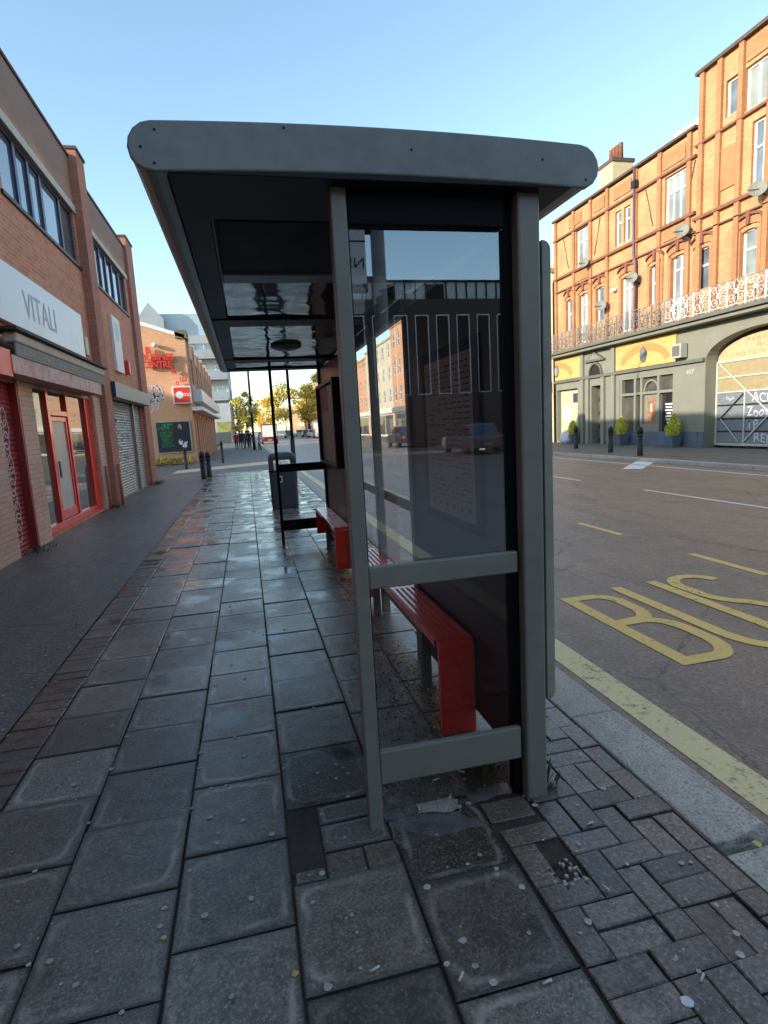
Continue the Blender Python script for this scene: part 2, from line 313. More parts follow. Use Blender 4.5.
# ------------------------------------------------------------------ mesh builder
class MB:
    def __init__(s): s.v = []; s.f = []; s.mi = []; s.t = []; s.uv = []; s.mats = []; s.sm = []
    def _m(s, m):
        if m not in s.mats: s.mats.append(m)
        return s.mats.index(m)
    def face(s, pts, mat, tone=1., uv=None, smooth=False):
        b = len(s.v); s.v += [tuple(p) for p in pts]; s.f.append(tuple(range(b, b+len(pts))))
        s.mi.append(s._m(mat)); s.t.append(tone); s.uv.append(uv or [(0, 0)]*len(pts)); s.sm.append(smooth)
    def mesh(s, vs, fs, mat, tone=1., smooth=False):
        b = len(s.v); s.v += [tuple(p) for p in vs]; k = s._m(mat)
        for f in fs:
            s.f.append(tuple(i+b for i in f)); s.mi.append(k); s.t.append(tone); s.uv.append([(.5, .5)]*len(f)); s.sm.append(smooth)
    def box(s, x0, x1, y0, y1, z0, z1, mat, T=None, tone=1.):
        P = [(x0, y0, z0), (x1, y0, z0), (x1, y1, z0), (x0, y1, z0), (x0, y0, z1), (x1, y0, z1), (x1, y1, z1), (x0, y1, z1)]
        if T: P = [T(*p) for p in P]
        s.mesh(P, [(0, 3, 2, 1), (4, 5, 6, 7), (0, 1, 5, 4), (1, 2, 6, 5), (2, 3, 7, 6), (3, 0, 4, 7)], mat, tone)
    def tube(s, pts, r, mat, n=8, taper=None, closed=False):
        pts = [Vector(p) for p in pts]; rings = []
        for i, p in enumerate(pts):
            d = (pts[min(i+1, len(pts)-1)] - pts[max(i-1, 0)])
            if d.length < 1e-9: d = Vector((0, 0, 1))
            d.normalize(); a = d.orthogonal().normalized() if i == 0 else (prev - d*prev.dot(d)).normalized()
            prev = a; b = d.cross(a); rr = r if taper is None else r*(1+(taper-1)*i/max(1, len(pts)-1))
            rings.append([p + (a*math.cos(2*math.pi*k/n) + b*math.sin(2*math.pi*k/n))*rr for k in range(n)])
        vs = [q for R in rings for q in R]; fs = []
        for i in range(len(pts)-1):
            for k in range(n):
                fs.append((i*n+k, i*n+(k+1) % n, (i+1)*n+(k+1) % n, (i+1)*n+k))
        fs.append(tuple(range(n-1, -1, -1))); fs.append(tuple((len(pts)-1)*n+k for k in range(n)))
        s.mesh(vs, fs, mat, smooth=n > 5)
    def lathe(s, prof, c, mat, n=20, sx=1., sy=1.):
        vs = []; fs = []
        for r, z in prof:
            for k in range(n): vs.append((c[0]+sx*r*math.cos(2*math.pi*k/n), c[1]+sy*r*math.sin(2*math.pi*k/n), c[2]+z))
        for i in range(len(prof)-1):
            for k in range(n): fs.append((i*n+k, i*n+(k+1) % n, (i+1)*n+(k+1) % n, (i+1)*n+k))
        fs.append(tuple(range(n-1, -1, -1))); fs.append(tuple((len(prof)-1)*n+k for k in range(n)))
        s.mesh(vs, fs, mat, smooth=True)
    def prism(s, poly, f0, f1, mat):
        """poly: list of 2D points; f0/f1 map a 2D point to the two end faces"""
        n = len(poly); vs = [f0(*p) for p in poly] + [f1(*p) for p in poly]
        fs = [tuple(range(n-1, -1, -1)), tuple(range(n, 2*n))] + [(i, (i+1) % n, n+(i+1) % n, n+i) for i in range(n)]
        s.mesh(vs, fs, mat)
    def ribbon(s, pts, wd, mapf0, mat):
        """flat stroke of 2D points with width, mapped to 3D"""
        s.rz = getattr(s, "rz", 0)+1; k_ = .00025*(s.rz % 12)
        mapf = lambda u, v: Vector(mapf0(u, v))+(Vector((0, 0, k_)) if abs(mapf0(u, v)[2]-mapf0(u+1, v+1)[2]) < 1e-6 else Vector((0, 0, 0)))
        P = [Vector((p[0], p[1])) for p in pts]; L = []; R = []
        for i, p in enumerate(P):
            d = (P[min(i+1, len(P)-1)] - P[max(i-1, 0)]); d.normalize()
            nn = Vector((-d.y, d.x))*wd/2
            L.append(mapf(*(p+nn))); R.append(mapf(*(p-nn)))
        for i in range(len(P)-1): s.face([L[i], R[i], R[i+1], L[i+1]], mat)
    def build(s, name, parent=None, bevel=0, seg=2, fixn=True):
        me = bpy.data.meshes.new(name); me.from_pydata(s.v, [], s.f)
        for m in s.mats: me.materials.append(m)
        me.polygons.foreach_set('material_index', s.mi); me.polygons.foreach_set('use_smooth', s.sm)
        if any(t != 1. for t in s.t):
            ca = me.color_attributes.new('tone', 'FLOAT_COLOR', 'CORNER'); ul = me.uv_layers.new(name='UVMap')
            d = []; u = []
            for f, t, q in zip(s.f, s.t, s.uv):
                for k in range(len(f)): d += [t, t, t, 1.]; u += list(q[k])
            ca.data.foreach_set('color', d); ul.data.foreach_set('uv', u)
        me.validate(); me.update()
        if fixn:
            import bmesh
            bm = bmesh.new(); bm.from_mesh(me); bmesh.ops.recalc_face_normals(bm, faces=bm.faces); bm.to_mesh(me); bm.free()
        o = bpy.data.objects.new(name, me); COL.objects.link(o)
        if parent: o.parent = parent
        if bevel:
            b = o.modifiers.new('bevel', 'BEVEL'); b.width = bevel; b.segments = seg; b.limit_method = 'ANGLE'
        return o
def tag(o, label=None, cat=None, group=None, kind=None):
    if label: o['label'] = label
    if cat: o['category'] = cat
    if group: o['group'] = group
    if kind: o['kind'] = kind
    return o
def thing(name, label, cat, loc=(0, 0, 0), rz=0, group=None):
    o = bpy.data.objects.new(name, None); COL.objects.link(o); o.empty_display_size = .2
    o.location = loc; o.rotation_euler = (0, 0, rz); return tag(o, label, cat, group)
def setparent(o, p):
    """parent keeping world coordinates baked in the mesh: shift the mesh into the parent's frame"""
    o.parent = p; return o
def W(mb, name, root, bevel=0, **k):
    """build a part whose vertices are in world coordinates under an Empty that may be moved off the origin"""
    inv = Matrix.LocRotScale(root.location, root.rotation_euler, None).inverted()
    mb.v = [tuple(inv @ Vector(v)) for v in mb.v]
    return mb.build(name, root, bevel, **k)
def WW(mb, name, root, part, bevel=0, **k):
    o = W(mb, name, root, bevel, **k); o.parent = part; return o
def dup(root, loc, rz=None, label=None):
    r = root.copy(); COL.objects.link(r); r.location = loc
    if rz is not None: r.rotation_euler = (0, 0, rz)
    if label: r['label'] = label
    for ch in list(root.children):
        c = ch.copy(); COL.objects.link(c); c.parent = r
        for g in list(ch.children):
            d = g.copy(); COL.objects.link(d); d.parent = c
    return r
def text_shape(body, depth=.0, bold=0.):
    cu = bpy.data.curves.new('lettering', 'FONT'); cu.body = body; cu.size = 1; cu.extrude = depth; cu.resolution_u = 3; cu.offset = bold
    ob = bpy.data.objects.new('lettering', cu); COL.objects.link(ob)
    dg = bpy.context.evaluated_depsgraph_get(); dg.update()
    me = bpy.data.meshes.new_from_object(ob.evaluated_get(dg))
    vs = [tuple(v.co) for v in me.vertices]; fs = [tuple(p.vertices) for p in me.polygons]
    bpy.data.objects.remove(ob); bpy.data.curves.remove(cu); bpy.data.meshes.remove(me)
    x0 = min(v[0] for v in vs); x1 = max(v[0] for v in vs); y0 = min(v[1] for v in vs); y1 = max(v[1] for v in vs)
    return [((v[0]-x0)/(x1-x0), (v[1]-y0)/(y1-y0), v[2]) for v in vs], fs
def add_text(mb, body, f, mat, depth=0.):
    """f(u,v,d): u,v in 0..1 over the text box, d depth"""
    vs, fs = text_shape(body, .5 if depth else 0., .028 if depth else 0.)
    mb.mesh([f(v[0], v[1], (v[2]+.5)*depth if depth else 0) for v in vs], fs, mat)
# facade frames: P(u, z, d) with d outwards
def PR(u, z, d=0): return (17.6-d, u, z)
def PL(u, z, d=0): return (-3.3+d, u, z)
def facade(mb, P, u0, u1, z0, z1, ops, mat, rev=.12, revmat=None):
    us = sorted(set([u0, u1]+[v for o in ops for v in o[:2] if u0 < v < u1])); zs = sorted(set([z0, z1]+[v for o in ops for v in o[2:4] if z0 < v < z1]))
    for a, b in zip(us, us[1:]):
        for c, d in zip(zs, zs[1:]):
            cu, cz = (a+b)/2, (c+d)/2
            if any(o[0] < cu < o[1] and o[2] < cz < o[3] for o in ops): continue
            mb.face([P(a, c), P(b, c), P(b, d), P(a, d)], mat)
    for o in ops:
        a, b, c, d = o[:4]; rm = revmat or mat; r = -rev
        mb.face([P(a, c), P(a, c, r), P(a, d, r), P(a, d)], rm); mb.face([P(b, c), P(b, c, r), P(b, d, r), P(b, d)], rm)
        mb.face([P(a, c), P(a, c, r), P(b, c, r), P(b, c)], rm); mb.face([P(a, d), P(a, d, r), P(b, d, r), P(b, d)], rm)
def fbox(mb, P, u0, u1, z0, z1, d0, d1, mat): mb.box(u0, u1, z0, z1, d0, d1, mat, T=P)
def window(parent, P, a, b, c, d, rec=.12, fm=None, gm=None, nv=1, nh=1, fr=.06, name='window', hz=None):
    fm = fm or WHITEF; gm = gm or GLAZ; mb = MB(); d0, d1 = -rec, -rec+.05
    fbox(mb, P, a, a+fr, c, d, d0, d1, fm); fbox(mb, P, b-fr, b, c, d, d0, d1, fm)
    fbox(mb, P, a+fr, b-fr, c, c+fr, d0, d1, fm); fbox(mb, P, a+fr, b-fr, d-fr, d, d0, d1, fm)
    for i in range(1, nv):
        u = a+(b-a)*i/nv; fbox(mb, P, u-fr*.45, u+fr*.45, c+fr, d-fr, d0, d1-.006, fm)
    for z in (hz or [c+(d-c)*i/nh for i in range(1, nh)]):
        fbox(mb, P, a+fr, b-fr, z-fr*.5, z+fr*.5, d0+.003, d1+.003, fm)
    o = mb.build(name, parent)
    g = MB(); g.face([P(a+fr*.5, c+fr*.5, d0+.01), P(b-fr*.5, c+fr*.5, d0+.01), P(b-fr*.5, d-fr*.5, d0+.01), P(a+fr*.5, d-fr*.5, d0+.01)], gm)
    g.build('pane', o); return o

# ================================================================== GROUND
PZ = 0.0; RZ = -.10
mb = MB()
mb.box(-3.6, 1.56, -60, 400, -.5, -.012, JOINT)
mb.build('pavement_bed'); tag(bpy.context.scene.objects['pavement_bed'], kind='structure')
mb = MB(); mb.box(-1500, 1500, -1500, 1500, -1., -.3, SIDEM); tag(mb.build('ground'), kind='structure')
mb = MB(); mb.box(1.70, 12.75, -80, 700, -.4, RZ, ROADM); tag(mb.build('road'), kind='structure')
# asphalt footway strip along the shops
mb = MB(); nseg = 60
for i in range(nseg):
    y0 = -8+i*.52; y1 = y0+.52
    for k in range(4):
        x0 = -3.34+k*.4725; x1 = x0+.4725
        def hz(x, y): return .004*math.sin(x*2.1+y*.9)+.003*math.sin(y*2.3-x)
        mb.face([(x0, y0, hz(x0, y0)), (x1, y0, hz(x1, y0)), (x1, y1, hz(x1, y1)), (x0, y1, hz(x0, y1))], ASPH, smooth=True)
mb.face([(-3.34, 23.2, 0), (-1.45, 23.2, 0), (-1.45, 24.5, 0), (-3.34, 24.5, 0)], ASPH)
tag(mb.build('asphalt_footway'), kind='structure')
# slab paving, brick edging strip and herringbone pavers: one surface, each unit a bevelled top
mb = MB()
def unit(x0, x1, y0, y1, mat, zt=0., tone=1., g=.003, tilt=.0025):
    a = [random.uniform(-tilt, tilt) for _ in range(3)]
    x0 += g; x1 -= g; y0 += g; y1 -= g; b = min(.005, (x1-x0)*.04)
    def z(x, y): return zt + a[0] + a[1]*(x-x0)/(x1-x0) + a[2]*(y-y0)/(y1-y0)
    top = [(x0+b, y0+b), (x1-b, y0+b), (x1-b, y1-b), (x0+b, y1-b)]; out = [(x0, y0), (x1, y0), (x1, y1), (x0, y1)]
    T = [(x, y, z(x, y)) for x, y in top]; O = [(x, y, z(x, y)-.0035) for x, y in out]; B = [(x, y, -.05) for x, y in out]
    mb.face(T, mat, tone*.999, [(.02, .02), (.98, .02), (.98, .98), (.02, .98)])
    uvs = [(0, 0), (1, 0), (1, 1), (0, 1)]
    for i in range(4):
        j = (i+1) % 4
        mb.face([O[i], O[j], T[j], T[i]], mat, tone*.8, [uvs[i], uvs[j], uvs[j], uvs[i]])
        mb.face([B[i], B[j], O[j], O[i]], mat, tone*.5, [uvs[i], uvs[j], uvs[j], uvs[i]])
cols = [(-1.2, -.79), (-.79, -.375), (-.375, .022), (.022, .43), (.43, .82)]
starts = [1.836, 1.605, 1.714, 2.318, 1.316]
steps = [.43, .42, .43, .435, .43]
for c, (x0, x1) in enumerate(cols):
    y = starts[c]-steps[c]*6
    while y < 24:
        y1 = y+steps[c]+random.uniform(-.012, .012)
        mt = SLABM
        if c == 3 and 1.85 < y < 2.3: mt = None      # broken cell: rebuilt below
        if c == 3 and 2.25 < y < 2.5: mt = SLABD
        if c == 4 and 1.6 < y < 1.9: mt = SLABD
        if c == 4 and y > 1.98: x1b = 1.2
        else: x1b = x1
        if c == 4 and 1.95 < y1 < 2.5 and y > 1.9: mt = None
        if mt: unit(x0, x1, y, y1, mt, random.uniform(-.003, .003), random.uniform(.65, 1.3))
        y = y1
y4 = 2.5
# small replacement pavers by the left post
unit(.15, .42, 2.18, 2.30, SLABM, -.002, .75); unit(.15, .42, 2.02, 2.18, SLABM, -.004, .8); unit(.15, .30, 1.89, 2.02, BRICKP, -.002, .8); unit(.30, .43, 1.89, 2.02, BRICKP, -.002, .8)
unit(.03, .15, 1.89, 1.95, SLABM, -.004, .8)
mb.face([(.022, 1.95, -.010), (.15, 1.95, -.010), (.15, 2.32, -.010), (.022, 2.32, -.010)], JOINT)
# patched mortar under the glass end panel
for q, mt, t in (([(.44, 1.96), (.80, 1.98), (.72, 2.10), (.42, 2.12)], PATCH, 1.), ([(.42, 2.13), (.55, 2.12), (.58, 2.4), (.43, 2.42)], PATCH, 1.),
                 ([(.56, 2.12), (.74, 2.10), (.73, 2.24), (.58, 2.3)], GRAN, 1.), ([(.78, 2.12), (.99, 2.14), (.98, 2.22), (.80, 2.20)], PATCH, 1.)):
    qq = []
    for (xa, ya), (xb, yb) in zip(q, q[1:]+q[:1]):
        for i in range(5): qq.append((xa+(xb-xa)*i/5+random.uniform(-.012, .012), ya+(yb-ya)*i/5+random.uniform(-.012, .012)))
    mb.face([(x, y, -.003) for x, y in qq], mt)
unit(.62, .80, 2.24, 2.5, SLABD, -.006, .8); unit(.82, 1.02, 1.98, 2.11, BRICKP, -.003, .85)
# paving inside the shelter right of the fifth column
y = 2.5
while y < 24:
    unit(.82, 1.17, y, y+.43, SLABM, -.002, random.uniform(.7, 1.05)); y += .43
# brick strip (rows across)
y = -1
while y < 24:
    unit(-1.445, -1.205, y, y+.115, BRICKP, random.uniform(-.002, .002), random.uniform(.65, 1.05), .002, .002); y += .115
# 200x100 pavers beside the kerb: herringbone-like bond of headers and stretchers
def pavers(x0, x1, y0, y1):
    s = .1015; nx = int(round((x1-x0)/s)); ny = int((y1-y0)/s); used = set()
    for j in range(ny):
        for i in range(nx):
            if (i, j) in used: continue
            k = (i+j) % 4
            horiz = k in (0, 1)
            if random.random() < .08: horiz = not horiz
            w_, h_ = (2, 1) if horiz else (1, 2)
            if w_ == 2 and (i+1 >= nx or (i+1, j) in used): w_, h_ = (1, 2) if random.random() < .6 else (1, 1)
            cells = [(i+a, j+b) for a in range(w_) for b in range(h_)]
            used.update(cells)
            xx0, yy0 = x0+i*s, y0+j*s
            zt = random.uniform(-.004, .003)
            if 1.62 < yy0 < 1.70 and .9 < xx0 < 1.02: continue
            if (yy0 > 1.9 and xx0 < 1.02) or (yy0 > 2.2 and xx0 < 1.13): continue
            if random.random() < .04: zt = -.006
            unit(xx0, min(x1, xx0+w_*s), yy0, yy0+h_*s, BRICKP, zt, random.uniform(.6, 1.15), .0018, .0025)
pavers(.832, 1.5445, -.6, 24)
# chewing gum trodden flat on the units
def disc(x, y, r, z=.0045, mat=GUM, squash=1.):
    n = 9; a0 = random.random()*6
    mb.face([(x+r*math.cos(a0+2*math.pi*k/n)*random.uniform(.8, 1.15), y+r*squash*math.sin(a0+2*math.pi*k/n)*random.uniform(.8, 1.15), z) for k in range(n)], mat, .999)
for _ in range(620):
    yy = random.uniform(.7, 3)**1.6; disc(random.uniform(-3.1, 1.5), yy+.2, random.choice([.004, .005, .006, .008, .010, .013]), .0042)
for px, py, r in ((272, 835, .017), (205, 916, .016), (165, 909, .013), (102, 839, .013), (155, 871, .011), (50, 962, .014), (76, 986, .013), (160, 927, .013), (322, 874, .015), (232, 665, .012),
                  (447, 965, .012), (475, 967, .013), (529, 934, .009), (480, 856, .011), (522, 888, .015), (497, 875, .011), (468, 865, .009), (313, 903, .010), (190, 871, .012), (243, 821, .014), (235, 738, .012),
                  (336, 765, .012), (336, 779, .011), (348, 774, .011), (211, 789, .012), (226, 786, .010), (627, 865, .010), (691, 863, .010), (579, 845, .009), (578, 806, .009)):
    p = atZ(px, py); disc(p.x, p.y, r*.8, .0045)
tag(mb.build('pavement', fixn=False), kind='structure')
# far part of the pavement beyond the side street, and left side street
mb = MB(); mb.box(-3.2, 1.56, 24.0, 300, -.4, -.004, SIDEM); tag(mb.build('far_pavement'), kind='structure')
mb = MB(); mb.box(-60, -3.2, 23.4, 34.6, -.4, -.006, SIDEM); tag(mb.build('side_street'), kind='structure')
mb = MB(); mb.face([(-3.2, 26.0, .002), (1.5, 28.9, .002), (1.5, 31.6, .002), (-3.2, 28.2, .002)], M('sunlit_strip_buff', (.62, .50, .33), .7, 0, .2, 4)); tag(mb.build('painted_sunlit_strip', fixn=False), kind='structure')  # buff paving coloured to stand in for the sunlit strip across the ground
# kerb stones
mb = MB()
ends = [1.60, 2.62]; y = 2.62
stones = [(-3, -1.2), (-1.2, .1), (.1, .76), (.76, 1.60), (1.62, 2.62)]
while y < 110: stones.append((y, y+.93)); y += .93
for i, (a, b) in enumerate(stones):
    z = -.002 + random.uniform(-.003, .003) - (.02 if i in (2, 3) else 0)
    x0 = 1.552; mb.box(x0, 1.815, a+.006, b-.006, -.3, z+.004, GRAN, tone=random.uniform(.8, 1.1))
tag(mb.build('kerb', bevel=.012), kind='structure')
mb = MB(); mb.box(12.72, 12.92, -80, 400, -.3, .012, GRAN); mb.box(12.92, 17.7, -80, 400, -.3, 0., SIDEM)
tag(mb.build('far_side_pavement', bevel=.01), kind='structure')
# road markings
mb = MB(); zr = RZ+.0025
def gz(x, y): 
    p = atZ(x, y, zr); return p.x, p.y
def strip(x, wd, y0, y1, mat, z=zr):
    n = max(1, int((y1-y0)/3)); 
    for i in range(n):
        a = y0+(y1-y0)*i/n; b = y0+(y1-y0)*(i+1)/n
        mb.face([(x-wd/2, a, z), (x+wd/2, a, z), (x+wd/2, b, z), (x-wd/2, b, z)], mat)
strip(2.075, .20, -20, 60, YELP)
y = -6.6
k = 1.7/1.6
for a, b in ((4.38, 5.36), (6.59, 7.59)): strip(4.66*k, .10, a*k, b*k, YEL)
for i in range(5): strip(4.66*k, .10, 8.9*k+i*2.2*k, 9.9*k+i*2.2*k, YEL)
for a, b in ((1.6, 4.2), (7.16, 10.19), (12.5, 15.6), (18, 21), (23.5, 26.5), (29, 32), (35, 38), (41, 44), (47, 50), (55, 58), (64, 67)): strip(7.72*k, .09, a*k, b*k, WHT)
strip(11.2*k, .09, 6, 45, WHT)
mb.face([gz(622, 469)+(zr,), gz(642, 469)+(zr,), gz(660, 459)+(zr,), gz(642, 458)+(zr,)], WHT)
# BUS lettering
def mp(u, v): return (u, v, zr+.001)
def arc(cx, cy, rx, ry, a0, a1, n=14): return [(cx+rx*math.cos(math.radians(a0+(a1-a0)*i/n)), cy+ry*math.sin(math.radians(a0+(a1-a0)*i/n))) for i in range(n+1)]
B0, B1 = 2.96*k, 4.46*k; bx = 2.60*k; sw = .118; H = B1-B0
mb.ribbon([(bx, B0), (bx, B1)], sw, mp, YEL)
mb.ribbon([(bx, B1-sw/2)]+arc(bx+.24, B1-.28, .16, .28-sw/2, 90, 0)+arc(bx+.24, B1-.45, .16, .27, 0, -90)+[(bx, B0+H*.53)], sw, mp, YEL)
mb.ribbon([(bx, B0+H*.53)]+arc(bx+.25, B0+.52, .20, H*.53-.52, 90, 0)+arc(bx+.25, B0+.38, .20, .38-sw/2, 0, -90)+[(bx, B0+sw/2)], sw, mp, YEL)
ux = 3.17*k
mb.ribbon([(ux, B1+.12)]+[(ux, B0+.45)]+arc(ux+.215, B0+.40, .215, .35, 180, 360)+[(ux+.43, B1+.16)], sw, mp, YEL)
sx = 3.93*k
mb.ribbon(arc(sx, B1-.12, .24, .30, 20, 180)+[(sx-.24, B1-.28)]+arc(sx+.0, B1-.34, .24, .34, 180, 255, 8)+[(sx+.12, B0+.62)]+arc(sx+.04, B0+.40, .24, .30, 30, -150), sw, mp, YEL)
tag(mb.build('road_markings'), kind='structure')

# ================================================================== BUS SHELTER
sh = thing('bus_shelter', 'grey green bus shelter with dark flat roof, glass end panel and red benches inside', 'bus shelter', (.75, 2.1, 0))
ZB, ZT = 2.398, 2.545; XL, XR = -.275, 1.325; Y0, Y1 = 2.015, 8.30
def stadium(x0, x1, z0, z1, n=8, full=True):
    r = (z1-z0)/2; c = (z0+z1)/2
    def cb(q): return .020*(1-((q-(x0+x1)/2)/((x1-x0)/2))**2)
    pts = [(x1-r+r*math.cos(a), c+r*math.sin(a)) for a in [math.pi*(-.5+i/n) for i in range(n+1)]] + [(x1-r+(x0-x1+2*r)*i/12, z1) for i in range(1, 12)] + \
           [(x0+r+r*math.cos(a), c+r*math.sin(a)) for a in [math.pi*(.5+i/n) for i in range(n+1)]] + ([(x0+r+(x1-x0-2*r)*i/12, z0) for i in range(1, 12)] if full else [])
    return [(x, z+cb(x)) for x, z in pts]
    return [(x1-r+r*math.cos(a), c+r*math.sin(a)) for a in [math.pi*(-.5+i/n) for i in range(n+1)]] + \
           [(x0+r+r*math.cos(a), c+r*math.sin(a)) for a in [math.pi*(.5+i/n) for i in range(n+1)]]
mb = MB(); poly = stadium(XL+.004, XR-.004, ZB+.003, ZT-.003, full=False)
# notch on the underside
poly = poly[:]  # starts at right bottom (x1-r, z0) going ccw, ends at left bottom (x0+r, z0)
poly += [(-.17, ZB+.008), (-.17, ZB+.055), (1.22, ZB+.055), (1.22, ZB+.008)]
mb.prism(poly, lambda x, z: (x, Y0+.03, z), lambda x, z: (x, Y1-.03, z), ROOFP)
roof = W(mb, 'roof', sh, .003)
for (a, b) in ((Y0, Y0+.032), (Y1-.032, Y1)):
    mb = MB(); mb.prism(stadium(XL, XR, ZB, ZT), lambda x, z: (x, a, z), lambda x, z: (x, b, z), ROOFP)
    WW(mb, 'fascia', sh, roof, .007, seg=3)
zz = ZB-.001
for a, b in ((2.02, 2.42), (4.50, 4.78), (6.95, 7.25), (8.0, 8.265)):
    mb = MB(); mb.box(-.165, 1.215, a, b, zz+.004, ZB+.05, PAINT_D); WW(mb, 'cross_beam', sh, roof, .003)
mb = MB(); mb.box(-.165, -.06, 2.425, 8.0, ZB+.012, ZB+.05, PAINT_D); mb.box(1.12, 1.215, 2.425, 8.0, ZB+.012, ZB+.05, PAINT_D)
WW(mb, 'side_channel', sh, roof, .002)
mb = MB(); mb.box(-.05, 1.11, 2.43, 3.20, ZB+.006, ZB+.05, BLACK); WW(mb, 'black_ceiling_panel', sh, roof, .02)
mb = MB(); mb.box(-.05, 1.11, 3.22, 3.40, ZB+.0, ZB+.05, STEEL); WW(mb, 'pale_cross_bar', sh, roof, .01)
# glossy translucent ceiling panels with ripples
rp, n_, l_, p_ = newmat('ceiling_panel_gloss'); g_ = n_.new('ShaderNodeNewGeometry').outputs['Position']
p_.inputs['Base Color'].default_value = (.075, .074, .072, 1); p_.inputs['Roughness'].default_value = .07; p_.inputs['IOR'].default_value = 1.75
bump(n_, l_, p_, nodes_noise(n_, l_, g_, 2.4, 2, .4), .35, .05)
for a, b in ((3.42, 4.49), (4.79, 6.94), (7.26, 7.99)):
    mb = MB(); mb.box(-.05, 1.11, a, b, ZB+.02, ZB+.05, rp); WW(mb, 'ceiling_panel', sh, roof)
mb = MB(); mb.lathe([(.001, -.035), (.08, -.03), (.13, -.012), (.15, .0), (.15, .02)], (.46, 5.95, ZB+.0), STEEL, 24); WW(mb, 'ceiling_light', sh, roof)
for x, z in ((-.235, 2.47), (-.20, 2.425), (-.19, 2.52), (1.10, 2.49), (1.27, 2.43), (.2, 2.545), (.62, 2.50)):
    mb = MB(); mb.lathe([(.004, -.002), (.004, .001), (.003, .002)], (0, 0, 0), PAINT_D, 8); mb.v = [(v[0]+x, Y0-.001-v[2], v[1]+z) for v in mb.v]; WW(mb, 'bolt', sh, roof)
# end frames
def post(x0, x1, y0, y1, z1=ZB+.01, mat=PAINT, bv=.005, name='post'):
    mb = MB(); mb.box(x0, x1, y0, y1, -.03, z1, mat); return W(mb, name, sh, bv)
post(.347, .402, 2.085, 2.145); rp2 = post(1.028, 1.118, 2.07, 2.20, bv=.01)
mb = MB(); mb.box(.99, 1.026, 2.12, 2.17, .0, ZB, BLACK); WW(mb, 'dark_edge_strip', sh, rp2)
post(.362, .402, 8.12, 8.17, mat=PAINT_D); post(1.02, 1.10, 8.08, 8.18, mat=PAINT_D)
def rail(x0, x1, y0, y1, z0, z1, mat=PAINT, bv=.006):
    mb = MB(); mb.box(x0, x1, y0, y1, z0, z1, mat); W(mb, 'rail', sh, bv)
rail(.404, 1.010, 2.088, 2.118, .182, .322); rail(.404, 1.010, 2.088, 2.118, .985, 1.072); rail(.404, .984, 2.09, 2.14, 2.285, 2.40, BLACK)
rail(.404, 1.018, 8.125, 8.165, .20, .35, PAINT_D); rail(.404, 1.018, 8.125, 8.165, 1.02, 1.13, PAINT_D)
def pane(x0, x1, y0, y1, z0, z1, mat=PANE, nm='glass_pane'):
    mb = MB()
    if abs(x1-x0) > abs(y1-y0):
        y = (y0+y1)/2; mb.face([(x0, y, z0), (x1, y, z0), (x1, y, z1), (x0, y, z1)], mat)
    else:
        x = (x0+x1)/2; mb.face([(x, y0, z0), (x, y1, z0), (x, y1, z1), (x, y0, z1)], mat)
    return W(mb, nm, sh, fixn=False)
pane(.403, .986, 2.12, 2.12, 1.07, 2.29); pane(.403, .986, 2.12, 2.12, .321, .986, clear_glass('lower_shelter_glass', (.99, .99, .99), .0, .22, .6))
pane(.403, 1.02, 8.145, 8.145, 1.131, 2.39, PANEB); pane(.403, 1.02, 8.145, 8.145, .351, 1.02, PANEB)
mb = MB()
for a, b in ((.403, .410), (.978, .984)): mb.box(a, b, 2.112, 2.136, .323, .984, BLACK); mb.box(a, b, 2.112, 2.136, 1.074, 2.284, BLACK)
W(mb, 'glazing_seal', sh)
# back wall posts, rails, glass
for y in (3.70, 4.80, 6.14): post(1.03, 1.095, y-.035, y+.035, mat=PAINT)
for a, b in ((3.735, 4.765), (4.835, 6.105)):
    rail(1.04, 1.085, a, b, 1.0, 1.075); rail(1.04, 1.085, a, b, .16, .25); rail(1.04, 1.085, a, b, 2.31, 2.40, PAINT_D)
    pane(1.06, 1.06, a, b, 1.075, 2.31, PANEB); pane(1.06, 1.06, a, b, .25, 1.0, PANEB)
# advertising panel (rounded outer edges) between first two posts
def rrect(x0, x1, z0, z1, r, n=5):
    pts = []
    for cx, cz, a in ((x1-r, z0+r, -90), (x1-r, z1-r, 0)):
        pts += [(cx+r*math.cos(math.radians(a+90*i/n)), cz+r*math.sin(math.radians(a+90*i/n))) for i in range(n+1)]
    return pts + [(x0, z1), (x0, z0)]
mb = MB(); mb.prism(rrect(1.119, 1.168, .36, 2.30, .035), lambda x, z: (x, 2.17, z), lambda x, z: (x, 3.90, z), PAINTL)
ad = W(mb, 'advertising_panel', sh, .004)
mb = MB(); mb.prism(rrect(1.174, 1.212, .38, 2.27, .035), lambda x, z: (x, 2.165, z), lambda x, z: (x, 3.905, z), PAINTL); WW(mb, 'panel_door', sh, ad, .004)
mb = MB(); mb.box(1.168, 1.174, 2.19, 3.88, .4, 2.25, BLACK); WW(mb, 'door_gap', sh, ad)
mb = MB(); mb.box(1.045, 1.108, 2.205, 3.66, .10, 2.31, DARKP); bk = W(mb, 'back_panel', sh, .002)
mb = MB(); mb.box(1.030, 1.044, 2.50, 3.35, 1.05, 1.98, PAINT_D); tf = WW(mb, 'timetable_case', sh, bk, .003)
mb = MB(); x = 1.029
mb.face([(x, 2.56, 1.10), (x, 3.28, 1.10), (x, 3.28, 1.92), (x, 2.56, 1.92)], POSTERM)
INK = M('printed_ink', (.07, .08, .10), .6)
for i in range(26):
    z = 1.88-i*.027; a = 2.60
    while a < 3.22:
        b = a+random.uniform(.02, .1)
        if z > 1.2 and random.random() < .7: mb.face([(x-.001, a, z), (x-.001, min(b, 3.24), z), (x-.001, min(b, 3.24), z-.007), (x-.001, a, z-.007)], INK)
        a = b+.02
